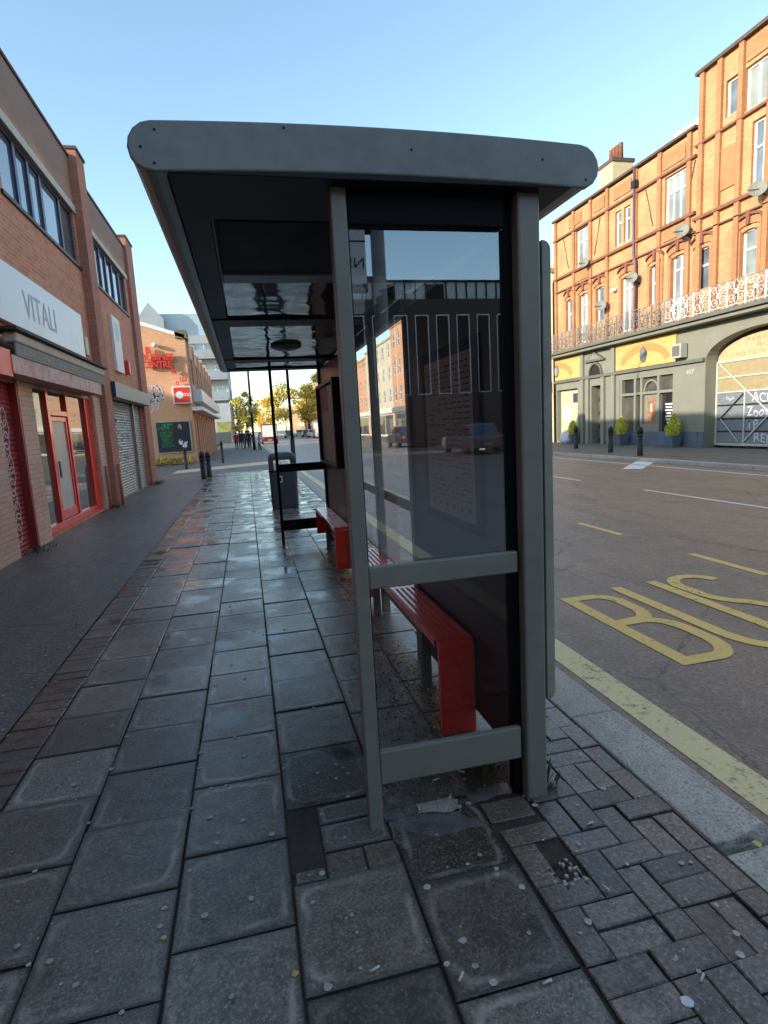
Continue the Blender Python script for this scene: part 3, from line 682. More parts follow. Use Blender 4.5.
for i in range(6): mb.face([(x-.001, 2.62+i*.11, 1.14), (x-.001, 2.65+i*.11, 1.14), (x-.001, 2.65+i*.11, 1.165), (x-.001, 2.62+i*.11, 1.165)], INK)
W(mb, 'timetable_poster', sh, fixn=False)
# second solid bay with map case
mb = MB(); mb.box(1.045, 1.10, 6.18, 8.07, .10, 2.39, M('brown_back_panel', (.075, .05, .042), .35, 0, .3, 2)); bk2 = W(mb, 'back_panel', sh, .002)
mb = MB()
mc = M('map_case_frame', (.03, .03, .03), .4)
mb.box(.955, 1.044, 6.45, 7.95, 1.13, 1.17, mc); mb.box(.955, 1.044, 6.45, 7.95, 2.10, 2.14, mc)
mb.box(.955, 1.044, 6.45, 6.50, 1.17, 2.10, mc); mb.box(.955, 1.044, 7.90, 7.95, 1.17, 2.10, mc)
mcase = WW(mb, 'map_case', sh, bk2, .003)
mb = MB(); mpaper = M('map_paper', (.34, .30, .27), .4, 0, .35, 7)
mb.box(1.0, 1.04, 6.51, 7.89, 1.175, 2.095, mpaper); mb.box(.997, 1.0, 7.2, 7.88, 1.80, 2.08, M('map_red', (.5, .08, .05), .5))
W(mb, 'route_map', sh)

# benches -------------------------------------------------------------
def bench(y0, y1, label, near=0.0, far=None):
    t = thing('bench', label, 'bench', (.945, (y0+y1)/2, 0), group='red slatted benches inside the shelter')
    x0, x1, zt = .853, 1.033, .505
    mb = MB(); n = 5; wd = (x1-x0)/n
    mb.box(x0, x1, y0+.03, y1-.03, zt-.035, zt-.008, RED)
    for i in range(n):
        mb.box(x0+i*wd+.004, x0+(i+1)*wd-.009, y0+.075, y1-.075, zt-.0085, zt+.002, RED)
    mb.box(x0, x1, y0+1.0, y0+1.05, zt-.0085, zt+.001, RED)
    mb.box(x0-.004, x0+.004, y0+.03, y1-.03, zt-.05, zt-.004, RED); mb.box(x1-.004, x1+.004, y0+.03, y1-.03, zt-.05, zt-.004, RED)
    W(mb, 'seat', t, .003)
    for (yy, s, zb) in ((y0, 1, near), (y1, -1, far if far is not None else .05)):
        r = .035; pr = [(0, zb)]+[(r-r*math.cos(math.radians(90*i/6)), zt-r+r*math.sin(math.radians(90*i/6))) for i in range(7)]+[(.08, zt), (.08, zt-.03), (.03, zt-.05), (.03, zb)]
        mb = MB(); mb.prism(pr, lambda a, z: (x0-.004, yy+s*a, z), lambda a, z: (x1+.004, yy+s*a, z), RED)
        W(mb, 'end_panel', t, .004)
    for yy in (y0+.55, y1-.45):
        mb = MB(); mb.box(.92, .975, yy, yy+.05, -.01, zt-.036, STEEL); mb.box(.90, .995, yy-.02, yy+.07, -.01, .008, STEEL); W(mb, 'leg', t, .003)
    mb = MB(); mb.box(.91, .985, y0+.5, y1-.3, zt-.075, zt-.037, IRON); W(mb, 'bearer', t, .002)
    return t
bench(2.665, 5.05, 'long red slatted metal bench nearest the glass end panel', .0)
bench(6.22, 8.02, 'short red slatted metal bench at the far end of the shelter', .04, .14)

# ================================================================== LITTER BIN
bt = thing('litter_bin', 'grey litter bin with rounded hood and side openings beyond the shelter', 'bin', (.665, 12.1, 0))
BINM = M('bin_grey', (.055, .06, .065), .45, 0, .2, 5)
def rr(cx, cy, hx, hy, r, z, n=5):
    out = []
    for sx_, sy_, a in ((1, 1, 0), (-1, 1, 90), (-1, -1, 180), (1, -1, 270)):
        out += [(cx+sx_*(hx-r)+r*math.cos(math.radians(a+90*i/n)), cy+sy_*(hy-r)+r*math.sin(math.radians(a+90*i/n)), z) for i in range(n+1)]
    return out
def loft(mb, rings, mat, cap=True):
    n = len(rings[0]); vs = [q for R in rings for q in R]
    fs = [(i*n+k, i*n+(k+1) % n, (i+1)*n+(k+1) % n, (i+1)*n+k) for i in range(len(rings)-1) for k in range(n)]
    if cap: fs += [tuple(range(n-1, -1, -1)), tuple((len(rings)-1)*n+k for k in range(n))]
    mb.mesh(vs, fs, mat, smooth=False)
bxc, byc = .665, 12.1
mb = MB(); loft(mb, [rr(bxc, byc, .255, .22, .06, 0), rr(bxc, byc, .265, .23, .06, .05), rr(bxc, byc, .27, .235, .06, .78)], BINM); W(mb, 'body', bt)
mb = MB()   # hood: two end pieces and a rounded top leave an opening through
for sx_ in (-1, 1): mb.box(bxc+sx_*.27-(.0 if sx_ < 0 else .09), bxc+sx_*.27+(.09 if sx_ < 0 else 0), byc-.23, byc+.23, .79, 1.02, BINM)
loft(mb, [rr(bxc, byc, .27, .235, .06, 1.0), rr(bxc, byc, .265, .23, .06, 1.07), rr(bxc, byc, .22, .19, .06, 1.13), rr(bxc, byc, .12, .1, .05, 1.155)], BINM)
W(mb, 'hood', bt, .01)
mb = MB(); mb.box(bxc-.275, bxc+.275, byc-.24, byc+.24, .76, .785, BLACK); W(mb, 'rim', bt)
mb = MB(); mb.box(bxc-.10, bxc-.03, byc-.24, byc-.233, .55, .68, WHITE); mb.box(bxc-.085, bxc-.045, byc-.2425, byc-.240, .575, .655, IRON); W(mb, 'badge', bt)

# ================================================================== POLES
def pole(name, label, cat, x, y, h, r0, r1, mat=IRON, extra=None, group=None):
    t = thing(name, label, cat, (x, y, 0), group=group)
    mb = MB(); mb.tube([(x, y, -.02), (x, y, 1.3)], r0, mat, 12); mb.tube([(x, y, 1.3), (x, y, h)], r1, mat, 12); W(mb, 'pole', t)
    if extra: extra(t, x, y, h)
    return t
def lamp_arm(t, x, y, h):
    mb = MB(); mb.tube([(x, y, h-.1), (x+.5, y, h+.25), (x+1.3, y, h+.35)], .035, IRON, 8); W(mb, 'arm', t)
    mb = MB(); mb.box(x+1.2, x+1.8, y-.12, y+.12, h+.28, h+.40, STEEL); W(mb, 'lamp_head', t, .03)
def band(t, x, y, h):
    mb = MB(); mb.lathe([(.11, 0), (.16, .1), (.16, .55), (.11, .65)], (x-.08, y-.1, 3.1), STEEL, 12); W(mb, 'camera_box', t)
pole('street_lamp', 'tall dark lamp post rising behind the litter bin', 'lamp post', 1.38, 18.3, 8.2, .07, .045, extra=lamp_arm)
pole('street_lamp', 'tall dark lamp post with a box on it beside the bicycle', 'lamp post', .62, 52., 10.5, .13, .10, extra=lambda t, x, y, h: (band(t, x, y, h), lamp_arm(t, x, y, h)))
# bus stop behind the photographer: seen reflected in the glass
bs = thing('bus_stop_sign', 'bus stop pole with flag reading N55 reflected in the shelter glass', 'bus stop', (1.12, -.40, 0))
mb = MB(); mb.tube([(1.12, -.40, 0), (1.12, -.40, 3.7)], .055, GREYM, 14); W(mb, 'pole', bs)
mb = MB(); mb.box(.60, 1.02, -.42, -.385, 2.62, 3.15, M('flag_panel', (.85, .87, .9), .5)); fl = W(mb, 'flag', bs, .01)
mb = MB(); mb.box(.60, 1.02, -.4225, -.380, 2.62, 2.68, M('flag_blue', (.02, .03, .18), .5)); mb.box(.60, 1.02, -.384, -.382, 2.99, 3.0, BLACK)
add_text(mb, 'N55', lambda u, v, d: (1.0-u*.20, -.3835, 2.80+v*.075), BLACK); 
WW(mb, 'flag_print', bs, fl, fixn=False)
mb = MB(); mb.box(1.02, 1.08, -.41, -.39, 2.70, 2.74, BLACK); mb.box(1.02, 1.08, -.41, -.39, 3.05, 3.09, BLACK); W(mb, 'bracket', bs)

# ================================================================== LEFT SHOP BUILDING
lb = thing('shop_building', 'brown brick two storey shop with white sign and strip windows left of the shelter', 'building', (-3.3, 14.5, 0))
ops = [(10.60, 14.85, 5.45, 6.60), (16.35, 20.5, 5.45, 6.60), (9.10, 9.87, .0, 2.50), (10.50, 14.35, .03, 2.58), (15.95, 20.8, .0, 2.62),
       (5.2, 8.6, 5.45, 6.6), (2.0, 7.6, .3, 2.5), (-1, 4.5, 5.45, 6.6), (-7, -2.5, 5.45, 6.6)]
mb = MB()
facade(mb, PL, -30, 15.0, 0, 7.80, [o for o in ops if o[1] < 15], LBR, .16)
facade(mb, PL, 15.7, 20.9, 0, 7.62, [o for o in ops if o[0] > 15.1], LBR, .16)
for a, b, h in ((-30, 15.0, 7.8), (15.7, 20.9, 7.62)): mb.box(-8, -3.48, a, b, h-.3, h-.003, LBR)
mb.box(-8, -3.6, -30, 20.9, 0.0, 7.3, LBR)
W(mb, 'wall', lb)
for a, b, h in ((15.0, 15.7, 7.96), (20.9, 22.0, 7.93)):
    mb = MB(); mb.box(-8 if a > 20 else -3.8, -3.12 if a < 20 else -3.20, a, b, 0, h, LBR2); W(mb, 'pilaster', lb)
mb = MB(); mb.box(-3.55, -3.27, -30, 15.0, 7.80, 7.86, DTRIM); mb.box(-3.55, -3.27, 15.7, 20.9, 7.62, 7.68, DTRIM)
mb.box(-3.85, -3.09, 14.97, 15.73, 7.96, 8.02, DTRIM); mb.box(-3.6, -3.17, 20.87, 22.03, 7.93, 7.99, DTRIM); W(mb, 'coping', lb)
mb = MB(); mb.box(-3.305, -3.262, 10.3, 14.99, 6.60, 6.76, CONL); mb.box(-3.305, -3.262, 16.2, 20.9, 6.60, 6.74, CONL); mb.box(-3.305, -3.262, -5, 9.6, 6.60, 6.76, CONL); W(mb, 'lintel', lb)
mb = MB(); mb.box(-3.4, -3.26, 10.5, 14.95, 5.39, 5.45, IRON); mb.box(-3.4, -3.26, 16.3, 20.6, 5.39, 5.45, IRON); W(mb, 'window_sill', lb)
def lwin(cuts, z0=5.45, z1=6.60):
    for a, b in zip(cuts, cuts[1:]):
        o = window(None, PL, a+.003, b-.003, z0, z1, .10, BLUEF, GLAZ, 1, 1, .055)
        adopt(o, lb)
def adopt(o, root):
    inv = Matrix.LocRotScale(root.location, root.rotation_euler, None).inverted()
    for x in [o]+list(o.children): x.data.transform(inv)
    o.parent = root
lwin([10.60, 11.55, 12.20, 12.85, 14.0, 14.85]); lwin([16.35, 17.4, 18.1, 18.9, 19.8, 20.5]); lwin([5.2, 6.9, 8.6]); lwin([-1, 1.7, 4.5]); lwin([-7, -4.8, -2.5])
for o in ops[6:7]: adopt(window(None, PL, *o, rec=.12, fm=REDW, gm=GLAZD, nv=4, nh=1), lb)
# shopfront recess: red frame, glass, door
sf = MB()
def lbx(mb, a, b, c, d, d0, d1, mat): fbox(mb, PL, a, b, c, d, d0, d1, mat)
lbx(sf, 10.50, 14.35, .03, .17, -.155, -.05, RED)
for a in (10.50, 11.46, 12.62, 13.98): lbx(sf, a, a+(.12 if a < 13 else .37), .17, 2.50, -.15, -.055, RED)
lbx(sf, 10.50, 14.35, 2.50, 2.58, -.15, -.04, PINKW); lbx(sf, 11.58, 12.62, 2.08, 2.17, -.15, -.058, RED)
front = W(sf, 'shopfront_frame', lb, .004)
mb = MB()
for a, b in ((10.62, 11.46), (12.74, 13.98)): mb.face([PL(a, .17, -.11), PL(b, .17, -.11), PL(b, 2.5, -.11), PL(a, 2.5, -.11)], GLAZS)
mb.face([PL(11.58, 2.17, -.11), PL(12.62, 2.17, -.11), PL(12.62, 2.5, -.11), PL(11.58, 2.5, -.11)], GLAZS)
WW(mb, 'shop_window', lb, front, fixn=False)
mb = MB(); lbx(mb, 11.60, 11.68, .18, 2.06, -.14, -.075, RED); lbx(mb, 12.52, 12.60, .18, 2.06, -.14, -.075, RED); lbx(mb, 11.68, 12.52, .18, .36, -.14, -.077, RED); lbx(mb, 11.68, 12.52, 1.98, 2.06, -.14, -.077, RED)
dr = WW(mb, 'door', lb, front, .003)
mb = MB(); mb.face([PL(11.68, .36, -.10), PL(12.52, .36, -.10), PL(12.52, 1.98, -.10), PL(11.68, 1.98, -.10)], M('door_blind', (.46, .47, .44), .35, 0, .15, 3, spec=.9)); o = W(mb, 'door_glass', lb, fixn=False)
mb = MB(); lbx(mb, 11.72, 11.75, .95, 1.25, -.07, -.04, STEEL); W(mb, 'door_handle', lb)
# brick piers either side of the shop, paler
for a, b in ((9.88, 10.49), (14.37, 14.98), (8.0, 9.08)):
    mb = MB(); mb.box(-3.32, -3.255, a, b, 0, 2.56, PIERB); W(mb, 'brick_pier', lb)
mb = MB()
for a in (14.55, 15.2): mb.tube([(-3.2 if a < 15 else -3.06, a, 0), (-3.2 if a < 15 else -3.06, a, 1.0)], .035, LBR2, 8)
W(mb, 'downpipe', lb)
def shutter(a, b, z0, z1, mat, rec=-.08, pitch=.075):
    mb = MB(); z = z0
    while z < z1-.01:
        zz = min(z+pitch, z1); m_ = (z+zz)/2
        mb.face([PL(a, z, rec), PL(b, z, rec), PL(b, m_, rec+.016), PL(a, m_, rec+.016)], mat); mb.face([PL(a, m_, rec+.016), PL(b, m_, rec+.016), PL(b, zz, rec), PL(a, zz, rec)], mat)
        z = zz
    return mb
rs = W(shutter(9.10, 9.82, 0, 2.5, REDS), 'roller_shutter', lb, fixn=False)
mb = MB(); mb.box(-3.40, -3.262, 9.82, 9.88, 0, 2.5, REDS); WW(mb, 'shutter_guide', lb, rs)
mb = MB()
def pl2(u, v): return (-3.3-.060, u, v)
zc = 2.0
for i in range(11):
    pts = arc(9.47+.04*math.sin(i*1.7), 2.0-i*.17, .10, .13, 0, 360, 12); mb.ribbon(pts, .018, pl2, GRAF)
WW(mb, 'graffiti', lb, rs, fixn=False)
gs = W(shutter(15.98, 19.28, 0, 2.62, GREYM), 'roller_shutter', lb, fixn=False)
mb = MB()
for a, b, c, m_, n_ in ((16.6, 18.6, .5, GRAFP, 60), (16.2, 17.3, 1.3, GRAFR, 14), (16.2, 19.0, .3, GRAF, 26)):
    for i in range(n_):
        u = random.uniform(a, b); v = random.uniform(c, 2.1)
        L = random.uniform(.15, .5) if m_ is not GRAF else random.uniform(.2, .45)
        if m_ is GRAF: mb.ribbon(arc(u, v, L*.6, L*.6, random.uniform(0, 360), random.uniform(380, 560), 10), .03, pl2, m_)
        else: mb.ribbon([(u, v), (u+L*.5, v+.01)], .045, lambda a, b: (-3.3-.062, a, b), m_)
mb.ribbon([(18.6, .12), (18.6, .5)], .14, pl2, GRAF)
WW(mb, 'graffiti', lb, gs, fixn=False)
gs2 = W(shutter(19.46, 20.79, 0, 2.62, GREYM), 'roller_shutter', lb, fixn=False)
mb = MB(); mb.box(-3.40, -3.29, 19.28, 19.46, 0, 2.62, GREYM); W(mb, 'shutter_post', lb)
mb = MB(); mb.box(-3.42, -3.02, 15.74, 20.98, 2.62, 3.0, GBOX); o = W(mb, 'shutter_box', lb, .01)
mb = MB(); mb.box(-3.42, -3.02, 15.72, 15.738, 2.62, 3.0, GBOXD); WW(mb, 'box_end', lb, o)
# white sign
mb = MB(); mb.box(-3.30, -3.20, 6.2, 13.98, 3.36, 4.24, SIGNW); sg = W(mb, 'sign_board', lb, .006)
mb = MB()
u0, u1 = atX(23, 300, -3.2).y, atX(56, 325, -3.2).y
add_text(mb, 'VITALI', lambda u, v, d: (-3.196, u0+u*(u1-u0), 3.56+v*.42), LETG); WW(mb, 'lettering', lb, sg, fixn=False)
mb = MB(); mb.box(-3.30, -3.18, 14.03, 14.27, 3.42, 3.82, M('yellowed_alarm_box', (.52, .47, .30), .5)); W(mb, 'alarm_box', lb, .02)
mb = MB(); mb.box(-3.30, -3.16, 18.75, 18.98, 3.45, 3.85, REDSIGN); W(mb, 'alarm_box', lb, .02)
mb = MB(); mb.box(-3.30, -3.22, 17.35, 18.35, 3.42, 4.90, WHITE); o = W(mb, 'panel_sign', lb, .005)
mb = MB(); mb.face([(-3.217, 17.85+.3*math.cos(a*math.pi/12), 4.5+.25*math.sin(a*math.pi/12)) for a in range(24)], M('pale_blue_print', (.40, .60, .66), .5)); WW(mb, 'print', lb, o, fixn=False)
# awning cassette + red fascia box over the shop
aw = thing('shop_awning', 'folded cream shop awning with lettered grey valance above the red shopfront', 'awning', (-3.1, 11.5, 2.9))
mb = MB(); mb.box(-3.20, -2.86, 8.95, 14.3, 3.13, 3.17, AWNT); W(mb, 'top_rail', aw)
mb = MB(); mb.box(-3.1, -2.92, 9.1, 14.25, 2.98, 3.125, AWN); W(mb, 'cassette', aw, .03)
mb = MB(); mb.box(-2.965, -2.945, 9.1, 14.2, 2.80, 2.98, VAL); vl = W(mb, 'valance', aw)
mb = MB(); u_ = 9.4
while u_ < 14.0:     # worn pale lettering, too faded to read
    if abs(u_-10.85) > .12:
        mb.ribbon([(u_, 2.85), (u_+.01, 2.93)], .02, lambda u, v: (-2.942, u, v), CONL)
        mb.ribbon([(u_, random.choice((2.86, 2.89, 2.925))), (u_+.05, random.choice((2.86, 2.89, 2.925)))], .018, lambda u, v: (-2.942, u, v), CONL)
    u_ += .085
WW(mb, 'valance_lettering', aw, vl, fixn=False)
mb = MB(); mb.box(-3.3, -2.96, 8.95, 13.9, 2.55, 2.80, PINKW); fb = W(mb, 'fascia_box', lb, .005)
mb = MB(); mb.box(-3.3, -2.962, 8.935, 8.948, 2.55, 2.80, REDSIGN); WW(mb, 'red_box_end', lb, fb)
mb = MB(); mb.box(-3.3, -2.97, 3.0, 8.93, 2.5, 2.85, REDSIGN); WW(mb, 'red_box', lb, fb)
# weeds and dirt along the wall foot
def tuft(x, y, n, h, label, mat=MOSS, name='weed', sp=.08, z=0.):
    mb = MB()
    for i in range(n):
        a = random.random()*6.28; r = random.random()*sp; l = h*random.uniform(.5, 1.2); bx_, by_ = x+r*math.cos(a), y+r*math.sin(a)*1.6
        dx, dy = math.cos(a)*l*.5, math.sin(a)*l*.5; px, py = -math.sin(a)*.006, math.cos(a)*.006
        mb.face([(bx_-px, by_-py, z), (bx_+px, by_+py, z), (bx_+dx*.6+px, by_+dy*.6+py, z+l*.7), (bx_+dx, by_+dy, z+l)], mat)
    o = mb.build(name, fixn=False); tag(o, label, 'weed'); return o
tuft(-3.2, 9.6, 60, .07, 'low weeds at the foot of the red shutter', sp=.25)
tuft(-3.15, 14.9, 60, .08, 'low weeds at the foot of the brick pier beside the shopfront', sp=.25)
tuft(-3.05, 20.9, 70, .16, 'green weeds at the far corner of the brick shop', sp=.3)
GRS = M('grass_blade', (.10, .13, .04), .8)
tuft(.93, 2.30, 40, .07, 'small grass tuft behind the lower rail near the thick shelter post', GRS, sp=.06)
tuft(1.15, 2.16, 30, .06, 'small yellowed grass tuft right of the thick shelter post', GRS, sp=.05)

# ================================================================== BUSINESS CENTRE
bc = thing('brick_warehouse', 'orange brick gabled building with red BUSINES CENTRE letters across the side street', 'building', (-3., 35, 0))
def PG(u, z, d=0): return (u, 35-d, z)
mb = MB(); xr = -2.86
mb.prism([(-14, 0), (xr, 0), (xr, 6.9), (-14, 10.6)], lambda x, z: (x, 35, z), lambda x, z: (x, 36, z), GBR)
PB = lambda u, z, d=0: (-2.86+d, u, z)
wins = [(36.6+i*3.6, 38.9+i*3.6, 4.6, 6.1) for i in range(6)]; doors = [(36.6+i*3.6, 38.9+i*3.6, 0, 2.7) for i in range(6)]
facade(mb, PB, 36, 60, 0, 6.9, wins+doors, GBR, .25)
mb.box(-14, -3.12, 36, 60, 0, 6.6, LBR2)
W(mb, 'wall', bc)
for i in range(6): adopt(window(None, PB, *wins[i], rec=.2, fm=IRON, gm=GLAZD, nv=3, nh=2), bc)
for i in range(6):
    mb = MB(); a, b, c, d = doors[i]; fbox(mb, PB, a, b, c, d, -.24, -.2, (REDW, PIERB, GREYM, LBR2, GREYM, REDW)[i]); W(mb, 'shutter', bc)
for i in range(7):
    mb = MB(); mb.box(-3.0, -2.77, 35.9+i*3.6 if i else 36.01, 36.3+i*3.6, 0, 7.1, PIERB); W(mb, 'pilaster', bc)
mb = MB(); mb.prism([(-14, 10.6), (xr, 6.9), (xr, 7.1), (-14, 10.8)], lambda x, z: (x, 34.9, z), lambda x, z: (x, 36.2, z), WHITE); W(mb, 'verge', bc)
mb = MB(); mb.box(-3.35, -2.75, 34.9, 36.3, 6.9, 7.35, M('mossy_stone', (.16, .15, .08), .9, 0, .4, 6)); W(mb, 'corner_pier_cap', bc)
mb = MB(); mb.box(-2.85, -2.25, 35.0, 60, 2.95, 3.15, WHITE); mb.box(-2.85, -2.3, 36.2, 60, 3.5, 4.2, SIGNW); W(mb, 'street_fascia', bc)
mb = MB()
RL = M('red_letters', (.62, .03, .015), .5)
def gtext(s, x0, x1, z0, z1, mat=RL):
    add_text(mb, s, lambda u, v, d: (x0+u*(x1-x0), 34.85-d, z0+v*(z1-z0)), mat, .10)
def gp(x, y): return atY(x, y, 34.8)
def gt(s, a, b, c, d):
    A = gp(a, d); B_ = gp(b, d); C_ = gp(a, c); gtext(s, A.x, B_.x, min(A.z, B_.z), C_.z)
gt('B', 146, 151, 347, 353.5); gt('BUSINES', 142, 174, 354, 360); gt('CENTRE', 143, 172, 361.5, 367.5); gt('42', 171, 177, 369, 373.5)
gt('123', 180.5, 187, 377, 381.5); gt('O', 176, 179, 381, 385)
WW(mb, 'lettering', bc, bc, fixn=False)
mb = MB(); p = gp(154.5, 345); mb.lathe([(.02, -.12), (.12, -.08), (.16, 0), (.12, .08), (.02, .12)], (p.x, 34.8, p.z), WHITE, 12); W(mb, 'security_light', bc)
sgn = thing('box_sign', 'red and white box sign with white logo on the orange brick gable', 'sign', (-3.3, 34.7, 3.8))
a, b = atY(171.8, 386.5, 34.5), atY(191.8, 403.2, 34.5)
mb = MB(); mb.box(a.x, b.x, 34.5, 34.98, b.z, a.z, WHITE); W(mb, 'case', sgn, .02)
mb = MB(); mb.box(a.x+.06, b.x-.06, 34.485, 34.498, b.z+.06, a.z-.06, REDSIGN)
cx, cz = a.x+(b.x-a.x)*.38, (a.z+b.z)/2
mb.face([(cx+.20*math.cos(k*math.pi/10), 34.482, cz+.20*math.sin(k*math.pi/10)) for k in range(20)], WHITE)
add_text(mb, 'mo', lambda u, v, d: (cx+.22+u*.38, 34.482, cz-.08+v*.17), WHITE); add_text(mb, 'e', lambda u, v, d: (cx-.38+u*.16, 34.482, cz-.08+v*.17), WHITE)
W(mb, 'front_face', sgn, fixn=False)
pst = thing('poster_board', 'dark framed poster with green lettering and a figure on the gable wall', 'poster', (-4, 34.9, 1.4))
a, b = atY(153.5, 424, 34.9), atY(194, 456, 34.9); b.z = .62; a.z = 2.42
b.x = -3.0; a.x = -4.9
mb = MB(); mb.box(a.x, b.x, 34.88, 34.97, b.z, a.z, CON); W(mb, 'frame', pst, .01)
mb = MB(); yq = 34.874; mb.face([(a.x+.07, yq, b.z+.07), (b.x-.07, yq, b.z+.07), (b.x-.07, yq, a.z-.07), (a.x+.07, yq, a.z-.07)], POSTD)
W_, H_ = b.x-a.x, a.z-b.z
for v0, v1, u0_, u1_, nn_ in ((.72, .92, .08, .50, 5), (.60, .68, .12, .48, 7), (.50, .58, .14, .46, 6), (.36, .47, .16, .46, 5), (.28, .34, .18, .44, 6), (.20, .25, .14, .50, 8)):
    for i in range(nn_):
        ua = u0_+(u1_-u0_)*i/nn_; ub = ua+(u1_-u0_)/nn_*.8
        sc_ = lambda u, v: (a.x+W_*u, yq-.003, b.z+H_*v)
        for k_ in range(3):
            mb.ribbon([(ua+random.random()*(ub-ua), v0), (ua+random.random()*(ub-ua), (v0+v1)/2), (ua+random.random()*(ub-ua), v1)], .018, sc_, GREENT)
        mb.ribbon([(ua, v0+(v1-v0)*random.random()), (ub, v0+(v1-v0)*random.random())], .02, sc_, GREENT)
def el(cx, cz, rx, rz, m_, k=16): mb.face([(a.x+W_*(cx+rx*math.cos(q*2*math.pi/k)), yq-.004-.001*random.random(), b.z+H_*(cz+rz*math.sin(q*2*math.pi/k))) for q in range(k)], m_)
el(.72, .52, .20, .26, CLOTH); el(.69, .80, .055, .10, SKIN); el(.68, .34, .06, .09, GRAF); el(.78, .22, .07, .07, GRAF); el(.82, .32, .05, .06, GRAF); el(.69, .70, .04, .03, HAIR)
W(mb, 'poster', pst, fixn=False)
# gable graffiti
mb = MB()
for i in range(13):
    p = gp(random.uniform(147, 162), random.uniform(389, 408)); mb.ribbon(arc(p.x, p.z, random.uniform(.15, .35), random.uniform(.15, .35), random.uniform(0, 360), random.uniform(400, 520), 8), .05, lambda u, v: (u, 34.985, v), GRAF)
W(mb, 'graffiti', bc, fixn=False)
mb = MB()
for i in range(500):
    x, y, r = random.uniform(-5.6, -3.1), random.uniform(33.9, 34.9), random.uniform(.05, .16); a0 = random.random()*6; z = random.uniform(0, .35)
    mb.face([(x, y, z), (x+r*math.cos(a0), y+r*math.sin(a0), z+.05), (x+r*math.cos(a0+.8), y+r*math.sin(a0+.8), z+.12)], LEAFG if i % 3 else LEAFY)
tag(mb.build('shrub', fixn=False), 'low leafy weeds under the dark poster on the gable wall', 'plant')

# ================================================================== MODERN BUILDINGS, HOARDING
mo = thing('apartment_block', 'tall pale grey modern block with balconies behind the orange brick building', 'building', (-8, 100, 0))
def PM(u, z, d=0): return (u, 100-d, z)
PMR = lambda u, z, d=0: (-2.0+d, u, z)
wz = [(4.0+i*3.3, 6.0+i*3.3) for i in range(4)]
ops_m = [(x, x+4.6, a, b) for x in (-30, -24, -18, -11.5, -6.9) for a, b in wz]
mb = MB(); facade(mb, PM, -32, -2.0, 0, 17.2, ops_m, LREN, .3); facade(mb, PMR, 100, 125, 0, 17.2, [(102+i*5, 105+i*5, a, b) for i in range(4) for a, b in wz], MREN, .3)
mb.box(-32, -2.3, 100.35, 125, 16.6, 17.1, MREN); mb.box(-32, -2.32, 100.32, 125, 0, 16.6, MREN); W(mb, 'wall', mo)
for o in ops_m: adopt(window(None, PM, *o, rec=.28, fm=WHITE, gm=GLAZ, nv=3, nh=1, fr=.12), mo)
for a, b in wz:
    for x in (-11.7, -7.0):
        mb = MB(); mb.box(x, x+4.8, 98.6, 100.0, a-.5, a-.25, CON); mb.box(x, x+4.8, 98.55, 98.65, a-.25, a+.85, M('balcony_glass_panel', (.22, .30, .36), .2) if x < -10 and a < 5 else MREN); W(mb, 'balcony', mo)
mb = MB(); mb.box(-30, -6.0, 101.5, 124, 17.1, 20.8, M('pale_blue_cladding', (.38, .46, .50), .4, 0, .12, .3)); W(mb, 'upper_storey', mo)
mb = MB(); mb.prism([(-17, 17.1), (-11, 17.1), (-11, 19.8), (-13, 22.2)], lambda x, z: (x, 99.6, z), lambda x, z: (x, 108, z), LREN); W(mb, 'roof_peak', mo)
hd = thing('site_hoarding', 'white painted wall beside the pavement in front of the grey block', 'hoarding', (-3, 90, 0))
mb = MB(); mb.box(-5.6, -1.9, 90, 99, 0, 5.9, M('pale_hoarding', (.36, .40, .42), .6, 0, .15, .6)); W(mb, 'board', hd)
mb = MB(); mb.box(-4.0, -2.0, 89.94, 89.99, .2, 3.2, M('hoarding_print', (.28, .27, .08), .6, 0, .6, .9)); mb.box(-4.4, -2.2, 89.9, 89.93, .1, 1.7, M('hoarding_dark', (.06, .08, .09), .6)); W(mb, 'notice', hd)

# ================================================================== RIGHT TERRACE (main brick building)
rb = thing('brick_terrace', 'orange red brick Victorian building with iron balcony and olive ground floor across the road', 'building', (17.6, 24, 0))
YT = 20.37; YE = 30.95; YS = 6.0
top = [(28.834, 27.74, 9.14, 10.95, 2), (25.5, 25.05, 9.2, 10.72, 1), (24.85, 24.4, 9.2, 10.72, 1), (22.17, 20.98, 8.95, 10.9, 3)]
first = [(29.78, 29.17, 1), (28.5, 27.66, 2), (26.98, 26.28, 1), (24.98, 24.1, 2), (22.98, 22.33, 1), (21.68, 20.83, 2), (20.32, 19.62, 1), (18.19, 17.5, 1), (16.2, 15.3, 2), (14.2, 13.5, 1), (11.8, 10.9, 2), (9.6, 8.9, 1)]
toww = [(19.1, 18.52, 11.7, 12.9, 1), (18.26, 17.3, 11.5, 12.87, 2), (17.9, 16.7, 8.8, 11.02, 3), (15.9, 15.3, 11.6, 12.9, 1), (14.6, 13.4, 8.8, 11.0, 3), (13.8, 12.9, 11.5, 12.9, 2), (11.6, 10.6, 8.8, 11, 2), (9.6, 8.6, 8.8, 11, 2)]
FZ = 5.25
opsA = [(b, a, c, d) for a, b, c, d, n in top]+[(b, a, FZ if n == 2 else 6.05, 7.72) for a, b, n in first if a > YT]
opsB = [(b, a, c, d) for a, b, c, d, n in toww]+[(b, a, FZ if n == 2 else 6.05, 7.62) for a, b, n in first if a <= YT]
mb = MB()
facade(mb, PR, YT, YE, 5.0, 11.95, opsA, ORB, .22, TERR); facade(mb, PR, YS, YT, 5.0, 13.75, opsB, ORB, .22, TERR)
